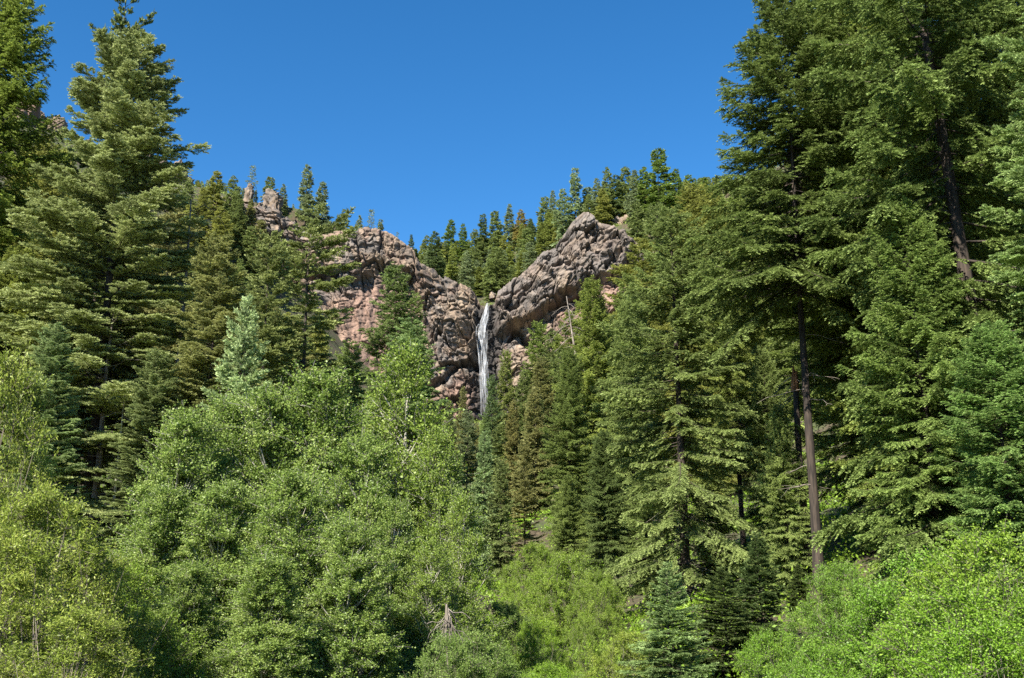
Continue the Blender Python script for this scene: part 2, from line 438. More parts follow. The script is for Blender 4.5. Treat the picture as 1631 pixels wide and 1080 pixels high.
def crag(name, ox, oy, oz, sx, sy, sz, seed, cols, label, cat='rock', group=None, res=0.35, kind=None, flat=0.0):
    """a free-standing mass of rock: a squarish lump broken by cracks"""
    n = int(max(sx, sz) * 3 / res); n = min(max(n, 24), 260); mm = max(n // 2, 16)
    th = np.linspace(0, 2 * math.pi, n, endpoint=False); ph = np.linspace(-0.25, math.pi / 2, mm)
    PH, TH = np.meshgrid(ph, th, indexing='ij')
    pw = 0.55 if sz > 5 else 0.85
    c = np.cos(PH); s = np.sin(PH)
    f = lambda a: np.sign(a) * np.abs(a) ** pw
    P0 = np.stack([f(c) * f(np.cos(TH)) * sx, f(c) * f(np.sin(TH)) * sy, f(s) * sz], -1).reshape(-1, 3)
    W = P0 + seed * 13.7
    nn = nrm(P0 / np.array([sx, sy, sz]) ** 2 + 1e-6)
    b = min(sx, sz)
    f1, f2, hc, t1 = facets((W + fbm(W / b, seed, 3)[:, None] * b * .2) / (b * 0.75), seed)
    g1, g2, hd, t2 = facets(W / (b * 0.3), seed + 7)
    D = (hc - 0.5) * b * 0.45 + t1 * b * .35 - .3 * b * sstep(.08, 0, f2 - f1) + (hd - .5) * b * .16 + t2 * b * .14 - .12 * b * sstep(.1, 0, g2 - g1) + fbm(W / 1.0, seed, 4) * b * .04
    P = P0 + nn * D[:, None] + np.array([ox, oy, oz])
    nB = fbm(W / (b * .5), seed + 8, 4)
    C = mixc(np.broadcast_to(cols[0], P.shape), cols[1], sstep(-.3, .4, nB))
    C = mixc(C, C_TAN, sstep(.3, .7, hd) * .3)
    i = np.arange(mm * n).reshape(mm, n); j = np.roll(i, -1, 1)
    F = np.stack([i[:-1], j[:-1], j[1:], i[1:]], -1).reshape(-1, 4)
    C4 = np.concatenate([np.clip(C, .02, .6), np.ones((len(C), 1))], 1)
    o = bpy.data.objects.new(name, mesh_from(name, P, F, M_ROCK, attrs=[('rock', 'POINT', 'FLOAT_COLOR', C4)]))
    COL.objects.link(o)
    tag(o, label, cat, group, kind) if not kind else tag(o, kind=kind)
    return o

a = at(90, 178, 290)
crag('outcrop', a[0] - 9, 288, a[2] - 33, 20, 15, 33, 3, (C_BROWN * .7, C_PINK * .7), '', kind='structure', res=0.5)
crag('outcrop', -120, 306, 121, 16, 12, 14, 5, (C_BROWN * .8, C_GREY), '', kind='structure', res=0.5)
for (px, py, D, sx, sz, seed, lab) in [(398, 293, 296, 1.4, 5.0, 11, 'small pointed rock pinnacle highest on the ridge among the trees'),
                                       (436, 306, 294, 2.7, 6.5, 12, 'blocky brown rock tower standing on the ridge beside the pointed pinnacle'),
                                       (418, 326, 292, 2.0, 4, 14, 'low rock knob in the dip between the pinnacle and the blocky tower')]:
    a = at(px, py, D)
    crag('rock_pinnacle', a[0], D, a[2] - sz, sx, sx * .9, sz, seed, (C_BROWN * .8, C_GREY), lab, 'rock', 'rock pinnacles on the ridge')
a = at(785, 466, 312)
crag('boulder', a[0], 312, a[2] - 1.6, 1.1, 1.1, 1.7, 21, (C_GREY, C_TAN), 'small pale boulder perched beside the lip of the waterfall', 'boulder')
a = at(1000, 352, 320)
crag('boulder', a[0], 320, a[2] - 6, 6, 5, 7, 23, (C_GREY, C_BROWN), 'grey rock mass showing among trees behind the big slab peak', 'boulder')

# ------------------------------------------------------------------ waterfall
def build_waterfall():
    P, xs = CLIFF['P'], CLIFF['x']
    rng = np.random.default_rng(4)
    pyk = [486, 495, 510, 525, 545, 570, 600, 630, 668]
    cen = [777.5, 776, 773, 769.5, 769, 770.5, 771.5, 773, 774]
    wid = [3.2, 4, 6, 9, 10, 8.5, 7, 8.5, 10]
    z_of = lambda py: at(775, py, 306)[2]
    zk = np.array([z_of(a) for a in pyk]); xk = np.array([at(a, b, 306)[0] for a, b in zip(cen, pyk)]); wk = np.array(wid) * 306 / FPX
    n = 78; K = 60
    zz = np.linspace(zk[0], zk[-1], K)
    cx = np.interp(-zz, -zk, xk); cw = np.interp(-zz, -zk, wk)
    Vs, Fs, A, o = [], [], [], 0
    face = P[:300]
    for s in range(n):
        q = rng.normal(0, 0.42); q = np.clip(q, -1, 1)
        k0 = 0 if s < 16 else rng.integers(2, 42); k1 = K if s < 9 else min(K, k0 + rng.integers(10, 26))
        z = zz[k0:k1]; m = len(z)
        if m < 5: continue
        wob = fbm(np.stack([z / 5, z * 0 + s * 3.1, z * 0], 1), 7, 3)
        x = cx[k0:k1] + (q + 0.28 * wob) * cw[k0:k1]
        wd = (0.03 + 0.085 * rng.random()) * (1 + 0.9 * np.linspace(0, 1, m)) * np.interp(np.arange(m), [0, 2, m - 4, m], [.4, 1, 1, .2])
        jx = np.clip(((x - xs[0]) / 0.21).astype(int), 0, len(xs) - 1)
        y = np.empty(m)
        for a_ in range(m):
            col = face[:, jx[a_]]
            y[a_] = np.interp(z[a_], np.maximum.accumulate(col[:, 2]), col[:, 1])
        # water springs clear of the rock: never further back than it was above
        yy = np.minimum.accumulate(np.minimum(y - 0.35, 400)) - rng.random() * 0.5
        Lf = np.stack([x - wd, yy, z], 1); Md = np.stack([x, yy - 0.12, z], 1); Rt = np.stack([x + wd, yy, z], 1)
        Vs.append(np.stack([Lf, Md, Rt], 1).reshape(-1, 3))
        i = np.arange(m * 3).reshape(m, 3) + o; o += 3 * m
        Fs.append(np.stack([i[:-1, :-1], i[:-1, 1:], i[1:, 1:], i[1:, :-1]], -1).reshape(-1, 4))
        A.append(np.repeat(np.interp(z, [zk[-1], zk[5], zk[3], zk[0]], [.20, .5, .95, 1.0]) * (.65 + .35 * rng.random()), 3))
    V = np.concatenate(Vs); F = np.concatenate(Fs); A = np.concatenate(A)
    m, n_, out = newmat('white_water')
    tc = n_.nodes.new('ShaderNodeTexCoord'); mp = n_.nodes.new('ShaderNodeMapping'); mp.inputs['Scale'].default_value = (1.6, 1.6, 0.16)
    nz = n_.nodes.new('ShaderNodeTexNoise'); nz.inputs['Scale'].default_value = 1.3; nz.inputs['Detail'].default_value = 5; nz.inputs['Roughness'].default_value = .7
    rp = n_.nodes.new('ShaderNodeValToRGB'); rp.color_ramp.elements[0].position = 0.40; rp.color_ramp.elements[1].position = 0.66
    rp.color_ramp.elements[0].color = (0.04, 0.04, 0.04, 1); rp.color_ramp.elements[1].color = (.8, .8, .8, 1)
    pb = n_.nodes.new('ShaderNodeBsdfPrincipled'); pb.inputs['Base Color'].default_value = (0.88, 0.91, 0.94, 1); pb.inputs['Roughness'].default_value = .35
    tr = n_.nodes.new('ShaderNodeBsdfTranslucent'); tr.inputs[0].default_value = (.85, .88, .92, 1)
    m1 = n_.nodes.new('ShaderNodeMixShader'); m1.inputs[0].default_value = .35
    tp = n_.nodes.new('ShaderNodeBsdfTransparent'); m2 = n_.nodes.new('ShaderNodeMixShader')
    n_.links.new(tc.outputs['Object'], mp.inputs[0]); n_.links.new(mp.outputs[0], nz.inputs[0]); n_.links.new(nz.outputs[0], rp.inputs[0])
    n_.links.new(pb.outputs[0], m1.inputs[1]); n_.links.new(tr.outputs[0], m1.inputs[2])
    ad = n_.nodes.new('ShaderNodeAttribute'); ad.attribute_name = 'body'
    mu = n_.nodes.new('ShaderNodeMath'); mu.operation = 'MULTIPLY'
    n_.links.new(rp.outputs[0], mu.inputs[0]); n_.links.new(ad.outputs['Fac'], mu.inputs[1]); n_.links.new(mu.outputs[0], m2.inputs[0]); n_.links.new(tp.outputs[0], m2.inputs[1]); n_.links.new(m1.outputs[0], m2.inputs[2])
    n_.links.new(m2.outputs[0], out.inputs[0])
    o_ = bpy.data.objects.new('waterfall', mesh_from('waterfall', V, F, m, smooth=True, attrs=[('body', 'POINT', 'FLOAT', A)]))
    COL.objects.link(o_); tag(o_, kind='structure')
build_waterfall()

# ------------------------------------------------------------------ plants: generators
def blades(O, Dv, tintv, rng, n, L, Wd, spread=0.6, rise=0.3, sub=None):
    """n blades scattered along segments O -> O + Dv (Dv not unit)."""
    idx = sub if sub is not None else rng.integers(0, len(O), n)
    n = len(idx)
    o = O[idx]; d = Dv[idx]; ln = np.linalg.norm(d, axis=1, keepdims=True)
    D = d / np.maximum(ln, 1e-6)
    q = rng.random((n, 1)) ** 0.85
    p = o + d * q; p[:, 2:3] -= 0.10 * ln * q * q
    Sx = nrm(np.cross(D, np.array([0, 0, 1.])) + 1e-6); U = np.cross(Sx, D)
    bd = D * rng.uniform(0.35, 0.9, (n, 1)) + Sx * rng.normal(0, spread, (n, 1)) + U * (np.abs(rng.normal(0, rise, (n, 1))) - 0.08)
    bd = nrm(bd)
    wv = nrm(np.cross(bd, U + rng.normal(0, 0.55, (n, 3))))
    l = L * rng.uniform(0.6, 1.25, (n, 1)); wd = Wd * rng.uniform(0.7, 1.3, (n, 1)) * 0.5
    mid = p + bd * l * 0.45
    Q = np.stack([p, mid + wv * wd, p + bd * l, mid - wv * wd], 1)
    t = tintv[idx] + rng.normal(0, 0.13, n) + 0.28 * (q[:, 0] > 0.82)
    return Q, np.clip(t, 0, 1)

def conifer(seed, H, R, base=0.06, nbr=260, dsp=0.14, bpm=40, bl=0.09, bw=0.02, top_rise=0.9, low_rise=-0.15, droop=-0.25, up=0.18,
            ragged=0.25, power=0.75, hang=0.0, trunk_r=None, side_len=0.5, limb=True, dead=0, gap=0.0, lean=0.0, maxl=0.95, flat=1.0):
    rng = np.random.default_rng(seed)
    hb = H * base
    w_ = (np.arange(nbr) + rng.random(nbr)) / nbr
    h = hb + (H - hb) * (w_ ** 0.95)
    t = (H - h) / (H - hb)                      # 0 tip, 1 lowest
    az = np.arange(nbr) * 2.39996 + rng.normal(0, .5, nbr)
    lump = vnoise(np.stack([np.cos(az) * 1.4, np.sin(az) * 1.4, h * 3.2 / R / 2], 1), seed)
    prof = 0.05 + np.minimum(t, 1) ** power * (1 - 0.18 * t ** 3)
    Ln = R * prof * (1 + ragged * lump * 1.3) * rng.uniform(0.78, 1.14, nbr)
    keep = rng.random(nbr) > gap * sstep(0.15, 0.5, t)
    Ln = Ln[keep]; h = h[keep]; t = t[keep]; az = az[keep]; nb = len(h)
    rise = top_rise * (1 - t) ** 2.0 + low_rise * t + rng.normal(0, 0.11, nb)
    dr = droop * (0.3 + t) * rng.uniform(.6, 1.3, nb); upv = up * rng.uniform(.5, 1.4, nb)
    rad = np.stack([np.cos(az), np.sin(az), 0 * az], 1); tan_ = np.stack([-np.sin(az), np.cos(az), 0 * az], 1)
    bt = 0.42 + rng.normal(0, 0.13, nb)
    def cpos(i, s):
        z = Ln[i] * (rise[i] * s + dr[i] * s ** 2 + upv[i] * s ** 3)
        side = 0.10 * np.sin(3 * s + az[i] * 7) * Ln[i] * s
        return rad[i] * (Ln[i] * s)[:, None] + tan_[i] * side[:, None] + np.stack([0 * s, 0 * s, h[i] + z], 1)
    m = np.maximum(2, np.ceil(Ln / dsp * 2 * 0.88)).astype(int)
    bi = np.repeat(np.arange(nb), m)
    s = 0.10 + 0.9 * rng.random(len(bi)) ** 0.8
    sg = rng.choice([-1, 1], len(bi))
    l = np.minimum((0.10 + side_len * (1.02 - s)) * Ln[bi] ** 0.9, maxl) * rng.uniform(.6, 1.15, len(bi)) + bl * 0.6
    ang = rng.uniform(0.3, 1.3, len(bi))
    slope = (rise + 2 * dr * 0.6 + 3 * upv * .36)[bi]
    dv = rad[bi] * np.cos(ang)[:, None] + tan_[bi] * (np.sin(ang) * sg)[:, None]
    dv[:, 2] += slope * 0.6 + rng.normal(0, 0.12, len(bi)) * flat - hang * rng.uniform(0.1, 1.9, len(bi)) * (.5 + (hb_r := rng.random(nb))[bi])
    dv = nrm(dv) * l[:, None]
    O = cpos(bi, s)
    # the end of each branch
    O2 = cpos(np.arange(nb), np.full(nb, .9)); D2 = cpos(np.arange(nb), np.full(nb, 1.04)) - O2
    # leader
    O3 = np.array([[0, 0, H - R * .3]]); D3 = np.array([[0, 0, R * .3]])
    O = np.concatenate([O, O2, O3]); DV = np.concatenate([dv, D2, D3])
    tv = np.concatenate([bt[bi] + 0.14 * (s - .5), bt + .1, [0.5]])
    ll = np.linalg.norm(DV, axis=1)
    cnt = rng.poisson(ll * bpm + 1)
    sub = np.repeat(np.arange(len(O)), cnt)
    Q, tint = blades(O, DV, tv, rng, 0, bl, bw, sub=sub)
    crown = quads_mesh('crown', Q, tint, M_NEEDLE)
    # trunk and limbs
    tr = trunk_r or (0.010 * H + 0.03)
    K = 14
    zt = np.linspace(0, H, K)
    wob = np.stack([0.012 * H * np.sin(zt / H * 5 + seed), 0.01 * H * np.sin(zt / H * 4 + seed * 2), zt], 1); wob[0, :2] *= 1; wob[:, :2] -= wob[0, :2] * np.linspace(1, 0, K)[:, None]
    wob[:, :2] *= 0.25
    P = [tubes(wob[None], (tr * (1 - zt / H * 0.97) + tr * .35 * np.exp(-zt / .4))[None], 9)]
    if limb:
        ss = np.linspace(0, 0.92, 5)
        PP = np.stack([cpos(np.arange(nb), np.full(nb, a_)) for a_ in ss], 1)
        RR = (0.007 * Ln + 0.006)[:, None] * np.linspace(1, .25, 5)[None]
        P.append(tubes(PP, RR, 3))
    V, F = join(P)
    parts = [('trunk', mesh_from('trunk', V, F, M_BARK, smooth=True)), ('crown', crown)]
    if dead:
        parts.append(('dead_branches', dead_twigs(rng, dead, hb * .25, hb * 1.15 + 0.12 * H, R * .5, tr)))
    return dict(parts=parts, H=H, R=R)

def dead_twigs(rng, n, h0, h1, L, tr, mat=None, droop=-0.4, r0=0.018, fork=2):
    h = rng.uniform(h0, h1, n); az = rng.uniform(0, 2 * math.pi, n); ln = L * rng.uniform(.35, 1.1, n)
    d = np.stack([np.cos(az), np.sin(az), rng.uniform(-.15, .15, n)], 1)
    s = np.linspace(0, 1, 6)
    P = np.stack([np.stack([0 * h, 0 * h, h], 1) + d * (ln * a_)[:, None] + np.stack([0 * h, 0 * h, droop * ln * a_ ** 2 + .12 * ln * a_ ** 5], 1) + rng.normal(0, .03, (n, 3)) * a_ * ln[:, None] for a_ in s], 1)
    out = [tubes(P, np.ones((n, 1)) * r0 * np.linspace(1, .3, 6)[None], 3)]
    k = n * fork
    bi = rng.integers(0, n, k); q = rng.integers(1, 5, k); o = P[bi, q]
    az2 = az[bi] + rng.choice([-1, 1], k) * rng.uniform(.4, 1.1, k)
    d2 = np.stack([np.cos(az2), np.sin(az2), rng.uniform(-.7, .1, k)], 1)
    l2 = ln[bi] * rng.uniform(.2, .5, k)
    P2 = np.stack([o + d2 * (l2 * a_)[:, None] for a_ in np.linspace(0, 1, 4)], 1) + rng.normal(0, .01, (k, 4, 3))
    P2[:, 0] = o
    out.append(tubes(P2, np.ones((k, 1)) * r0 * .5 * np.linspace(1, .4, 4)[None], 3))
    V, F = join(out)
    return mesh_from('dead_branches', V, F, mat or M_DEAD)

def broadleaf(seed, H, R, base=0.15, nclus=90, tw=12, lpt=30, leaf=0.055, stems=1, cr=0.11, bark=None, wratio=0.8, stem_spread=0.3, shape='egg', hang=0.0, fill=0.55, trunk_r=None, show=1.0):
    rng = np.random.default_rng(seed)
    hh = base + (1 - base) * rng.random(nclus * 3)
    if shape == 'egg': env = np.sin(np.clip((hh - base) / (1 - base), 0, 1) ** 0.75 * math.pi) ** 0.6 * (1 - .25 * hh)
    elif shape == 'dome': env = np.sqrt(np.clip(1 - (hh * .98) ** 2.2, 0, 1))
    else: env = np.clip(1.12 - hh, 0, 1) ** .6 * sstep(base - .05, base + .2, hh)
    keep = rng.random(len(hh)) < env + .08
    hh = hh[keep][:nclus]; env = env[keep][:nclus]; nc = len(hh)
    az = rng.uniform(0, 2 * math.pi, nc)
    lump = 1 + .28 * vnoise(np.stack([np.cos(az) * 1.3, np.sin(az) * 1.3, hh * 4], 1), seed)
    rr = R * env * lump * rng.random(nc) ** (fill * .6)
    Cn = np.stack([rr * np.cos(az), rr * np.sin(az), hh * H], 1)
    crr = cr * H * rng.uniform(.6, 1.25, nc)
    sa = rng.uniform(0, 2 * math.pi, stems); sp = stem_spread * R * (rng.random(stems) if stems > 1 else np.zeros(stems))
    S0 = np.stack([sp * .35 * np.cos(sa), sp * .35 * np.sin(sa), 0 * sp], 1)
    S1 = np.stack([sp * 2 * np.cos(sa), sp * 2 * np.sin(sa), H * rng.uniform(.62, .8, stems)], 1)
    if stems == 1: S1[0, :2] = (0, 0); S1[0, 2] = H * .97
    si = np.argmin(np.linalg.norm((Cn[:, None, :2] - (S0 + (S1 - S0) * .7)[None, :, :2]), axis=2) + rng.random((nc, stems)) * R * .3, axis=1)
    def stem(i, a_):
        w_ = 0.02 * H * np.stack([np.sin(a_ * 6 + i * 2.1 + seed), np.cos(a_ * 5 + i * 1.3), 0 * a_], -1) * (a_ > 0)[..., None]
        return S0[i] + (S1 - S0)[i] * np.asarray(a_)[..., None] + w_
    lat = np.linalg.norm(Cn[:, :2], axis=1)
    ah = np.clip((Cn[:, 2] - lat * .75 - .04 * H) / H, 0.03, .93)
    A0 = stem(si, ah)
    C0 = Cn - nrm(Cn - A0) * crr[:, None] * .5
    lim = np.stack([A0 * (1 - a_) + C0 * a_ + np.array([0, 0, 1]) * (-.10 * lat * math.sin(a_ * math.pi))[:, None] for a_ in np.linspace(0, 1, 5)], 1)
    tr = trunk_r or 0.012 * H
    tubes_ = []
    for k in range(stems):
        a_ = np.linspace(0, 1, 12); pts = stem(np.full(12, k), a_)
        tubes_.append(tubes(pts[None], (tr * (1.05 - a_ * .95) / math.sqrt(stems) ** .7)[None], 7))
    tubes_.append(tubes(lim, (.35 * tr * rng.uniform(.6, 1.1, (nc, 1))) * np.linspace(1, .35, 5)[None] / math.sqrt(stems) ** .5, 4))
    # twigs
    ci = np.repeat(np.arange(nc), tw); n = len(ci)
    outw = nrm(Cn - np.array([0, 0, .45 * H]) - .0)[ci]
    d = nrm(nrm(rng.normal(0, 1, (n, 3))) + outw * .55 + np.array([0, 0, .45 - hang]))
    O = C0[ci] + nrm(d) * crr[ci][:, None] * .08; ln = crr[ci] * rng.uniform(.6, 1.35, n)
    E = O + d * ln[:, None]; E[:, 2] -= hang * ln * .4
    mid = (O + E) / 2 + rng.normal(0, .05, (n, 3)) * ln[:, None]
    tubes_.append(tubes(np.stack([O, mid, E], 1), np.ones((n, 1)) * .0035 * np.array([[1.8, 1.2, .6]]) * (H / 6) ** .3, 3))
    V, F = join(tubes_)
    # leaves
    ti = np.repeat(np.arange(n), lpt); N = len(ti)
    q = rng.random((N, 1)) ** .75
    p = O[ti] * (1 - q) + E[ti] * q + rng.normal(0, .075, (N, 3)) * crr[ci][ti][:, None] + rng.normal(0, leaf * .6, (N, 3))
    nv = nrm(rng.normal(0, 1, (N, 3)) + np.array([0, -.0, .55]))
    ax = nrm(np.cross(nv, rng.normal(0, 1, (N, 3)))); bx = np.cross(nv, ax)
    l = leaf * rng.uniform(.65, 1.25, (N, 1)) * .5; wd = l * wratio
    fold = nv * l * .25
    Q = np.stack([p - ax * l, p + bx * wd + fold, p + ax * l, p - bx * wd + fold], 1)
    ct = .42 + rng.normal(0, .13, nc)
    t = np.clip(ct[ci][ti] + rng.normal(0, .16, N) + .15 * (q[:, 0] > .85), 0, 1)
    return dict(parts=[('trunk', mesh_from('trunk', V, F, bark or M_ASPBARK, smooth=True)), ('crown', quads_mesh('crown', Q, t, M_LEAF))], H=H, R=R)

def snag(seed, H, r0, nb=60, L=1.6, droop=-0.3, h0=.15, bark=None, lean=(0, 0), r1=0.018):
    rng = np.random.default_rng(seed)
    z = np.linspace(0, H, 16)
    P = np.stack([lean[0] * (z / H) ** 1.3 * H + .03 * np.sin(z), lean[1] * z, z], 1)
    V, F = tubes(P[None], (r0 * (1 - .86 * z / H))[None], 8)
    tw = dead_twigs(rng, nb, H * h0, H * .97, L, r0, droop=droop, r0=r1, fork=3)
    co = np.empty(len(tw.vertices) * 3, np.float32); tw.vertices.foreach_get('co', co); co = co.reshape(-1, 3)
    zz = np.clip(co[:, 2] / H, 0, 1); co[:, 0] += lean[0] * zz ** 1.3 * H; co[:, 1] += lean[1] * zz * H
    # shorter towards the tip
    tw.vertices.foreach_set('co', co.ravel()); tw.update()
    return dict(parts=[('trunk', mesh_from('trunk', V, F, bark or M_DEAD, smooth=True)), ('branches', tw)], H=H, R=L)

# ------------------------------------------------------------------ plants: kinds
K = {}
K['fir_near'] = conifer(101, 24, 4.3, base=.03, maxl=.7, nbr=440, dsp=.075, bpm=82, bl=.105, bw=.037, top_rise=.45, low_rise=-.02, droop=-.16, up=.10, ragged=.22, power=.46, side_len=.5, flat=.35, gap=.02)
K['spruce_near'] = conifer(102, 24, 4.2, base=.05, maxl=.62, nbr=580, dsp=.085, bpm=68, bl=.105, bw=.037, top_rise=.6, low_rise=-.2, droop=-.28, up=.22, ragged=.4, power=.5, hang=.3, side_len=.5, dead=40, gap=.08)
K['spruce_near_b'] = conifer(103, 27, 4.8, base=.12, maxl=.6, nbr=640, dsp=.09, bpm=62, bl=.11, bw=.038, top_rise=.5, low_rise=-.1, droop=-.2, up=.18, ragged=.4, power=.48, hang=.15, side_len=.55, dead=60, gap=.1)
K['spruce_near_c'] = conifer(104, 24, 4.2, base=.30, maxl=.65, nbr=400, dsp=.08, bpm=68, bl=.105, bw=.036, top_rise=.6, low_rise=-.25, droop=-.3, up=.25, ragged=.55, power=.45, hang=.3, side_len=.55, dead=90, gap=.2)
K['spruce_bare'] = conifer(106, 24, 4.0, base=.47, maxl=.62, nbr=300, dsp=.08, bpm=68, bl=.105, bw=.036, top_rise=.6, low_rise=-.3, droop=-.3, up=.25, ragged=.45, power=.62, hang=.2, side_len=.55, dead=16, gap=.15, trunk_r=.2)
K['spruce_gappy'] = conifer(107, 24, 4.3, base=.10, maxl=.65, nbr=390, dsp=.08, bpm=80, bl=.105, bw=.036, top_rise=.5, low_rise=-.3, droop=-.25, up=.22, ragged=.6, power=.5, hang=.25, side_len=.5, dead=120, gap=.38, trunk_r=.33)
K['young_near'] = conifer(105, 7, 2.0, base=.02, nbr=200, dsp=.06, bpm=90, bl=.085, bw=.028, top_rise=.6, low_rise=.05, droop=-.12, up=.12, ragged=.3, power=.8, side_len=.5)
K['spruce_mid'] = conifer(111, 20, 3.3, base=.03, nbr=260, dsp=.13, bpm=44, bl=.19, bw=.062, ragged=.4, power=.62, hang=.25, gap=.1, dead=20)
K['spruce_mid_b'] = conifer(112, 20, 3.0, base=.05, nbr=240, dsp=.13, bpm=44, bl=.19, bw=.062, ragged=.5, power=.6, hang=.35, gap=.15, dead=30)
K['fir_mid'] = conifer(113, 20, 3.7, base=.03, nbr=200, dsp=.13, bpm=46, bl=.19, bw=.062, top_rise=.4, low_rise=0, droop=-.12, ragged=.4, power=.5, flat=.35, gap=.1)
K['fir_open'] = conifer(114, 20, 4.0, base=.1, nbr=120, dsp=.11, bpm=38, bl=.19, bw=.07, top_rise=.4, low_rise=0.02, droop=-.15, ragged=.6, power=.5, flat=.3, gap=.2, dead=40)
for i_, (R_, pw, gp) in enumerate([(3.4, .75, .08), (3.0, .65, .15), (3.8, .6, .18), (2.9, .85, .08)]):
    K['far%d' % i_] = conifer(120 + i_, 18, R_, base=.03 + .05 * (i_ % 2), nbr=150, dsp=.32, bpm=12, bl=.5, bw=.2, ragged=.5, power=pw, hang=.15, gap=gp, limb=False, top_rise=.5)
K['thin_far'] = conifer(130, 16, 2.2, base=.25, nbr=70, dsp=.35, bpm=6, bl=.5, bw=.18, ragged=.7, power=.5, gap=.5)
K['aspen'] = broadleaf(201, 8, 2.1, base=.08, nclus=330, tw=11, lpt=42, leaf=.054, cr=.063, fill=.9, shape='cone')
K['aspen_b'] = broadleaf(202, 8, 1.9, base=.06, nclus=310, tw=11, lpt=42, leaf=.054, cr=.063, fill=.9, shape='cone')
K['cottonwood'] = broadleaf(203, 9, 2.2, base=.1, nclus=130, tw=14, lpt=28, leaf=.078, cr=.085, wratio=.7, fill=.8)
K['willow'] = broadleaf(204, 6, 2.4, base=.03, nclus=150, tw=14, lpt=26, leaf=.085, cr=.085, stems=7, wratio=.34, shape='dome', fill=.8, bark=M_TWIG, stem_spread=.5)
K['shrub'] = broadleaf(205, 3.4, 2.3, base=.02, nclus=230, tw=11, lpt=36, leaf=.046, cr=.11, stems=9, wratio=.62, shape='dome', fill=.75, bark=M_TWIG, stem_spread=.5)
K['shrub_b'] = broadleaf(206, 3.4, 2.0, base=.02, nclus=150, tw=11, lpt=44, leaf=.044, cr=.11, stems=7, wratio=.5, shape='dome', fill=.75, bark=M_TWIG, stem_spread=.5)

def used_name(kind):
    return {'fir': 'fir_tree', 'spruce': 'spruce_tree', 'young': 'young_spruce', 'far': 'conifer_tree', 'thin': 'conifer_tree', 'aspen': 'aspen_tree', 'cottonwood': 'cottonwood_tree', 'willow': 'willow_bush', 'shrub': 'shrub'}

def plant(kind, name, cat, loc, h, wid, rot, tint, label, group=None, tilt=(0, 0)):
    k = K[kind]
    root = bpy.data.objects.new(name, None); COL.objects.link(root)
    root.empty_display_size = .3
    root.location = loc
    sz = h / k['H']
    root.scale = (sz * wid, sz * wid, sz)
    root.rotation_euler = (tilt[0], tilt[1], rot)
    for pn, me in k['parts']:
        c = bpy.data.objects.new(pn, me); COL.objects.link(c); c.parent = root
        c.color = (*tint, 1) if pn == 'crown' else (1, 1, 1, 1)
    tag(root, label, cat, group)
    return root

RNG = random.Random(7)
PLACED = []
def tree(kind, name, cat, px, py, label, D=None, h=None, wid=1.0, tint=(1, 1, 1), group=None, rot=None, tilt=(0, 0), ymin=60, sink=.15, ymax=520):
    """tip at the photograph's pixel; either at distance D, or wherever on the slope a tree h high has its tip there"""
    if D is None:
        ys = np.arange(ymin, ymax, 1.5)
        pts = np.array([at(px, py, y) for y in ys])
        g = pts[:, 2] - G(pts[:, 0], pts[:, 1])
        idx = np.where((g[:-1] > h) & (g[1:] <= h))[0]
        if len(idx) == 0: i_ = int(np.argmin(np.abs(g - h)))
        else: i_ = int(idx[0])
        D = float(ys[i_])
    p = at(px, py, D)
    gz = float(G(p[0], p[1]))
    hh = p[2] - gz + sink
    PLACED.append((name, px, py, round(D), round(hh, 1)))
    if hh < 0.4:
        print('BAD TREE', name, px, py, D, hh); return None
    return plant(kind, name, cat, (p[0], p[1], gz - sink), hh, wid * ((h or hh) / hh if h and hh > 0 else 1), RNG.uniform(0, 6.28) if rot is None else rot, tint, label, group, tilt)
# ------------------------------------------------------------------ the trees, one by one
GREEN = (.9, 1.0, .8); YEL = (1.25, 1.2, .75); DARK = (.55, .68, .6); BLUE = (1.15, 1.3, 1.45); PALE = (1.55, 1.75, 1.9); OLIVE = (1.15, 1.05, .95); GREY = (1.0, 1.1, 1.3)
T = lambda *a, **k: tree(*a, **k)
sp, fi, yo, co_, asp = 'spruce_tree', 'fir_tree', 'young_spruce', 'conifer_tree', 'aspen_tree'

# left edge and the big fir
T('spruce_near', sp, 'tree', 12, -30, 'tall yellow-green spruce cut off by the edge beside the great pale fir', D=46, wid=.85, tint=(1.0, 1.15, .55), rot=1)
T('fir_near', fi, 'tree', 214, 62, 'great pale grey-green fir with tiered sprays against the sky', D=42, wid=1.08, tint=(1.38, 1.43, 1.4), rot=.4)
T('fir_open', sp, 'tree', 204, -35, 'dark spruce whose thin top rises behind the great pale fir', D=49, wid=.42, tint=(.7, .8, .55), rot=2)
T('spruce_near', sp, 'tree', 70, 235, 'olive spruce between the edge spruce and the great pale fir', D=56, wid=.9, tint=YEL, rot=3)
T('fir_near', fi, 'tree', 350, 380, 'olive-grey fir with a broad rounded crown beside the great pale fir', D=38, wid=.85, tint=(1.3, 1.25, 1.1), rot=3.4)
T('fir_mid', fi, 'tree', 275, 330, 'shaded fir close behind the great pale fir', D=62, wid=.9, tint=OLIVE)
T('fir_open', fi, 'tree', 497, 325, 'open fir with long flat layered branches in front of the cliff', D=85, wid=.95, tint=(1.15, 1.2, 1.0), rot=.6)
T('fir_mid', fi, 'tree', 432, 372, 'dense grey-green fir beside the open layered fir', D=78, wid=.85, tint=(1.1, 1.15, .95))
T('young_near', yo, 'young spruce', 396, 478, 'pale blue young spruce standing before the olive firs', D=34, wid=.62, tint=PALE, rot=1)
T('fir_near', fi, 'tree', 90, 520, 'blue-green fir with low sprays under the great pale fir', D=31, wid=.85, tint=(1.2, 1.4, 1.35), rot=5)
T('fir_near', fi, 'tree', 250, 560, 'low grey fir in shade behind the aspens', D=36, wid=.9, tint=(1.1, 1.2, 1.1), rot=2.2)
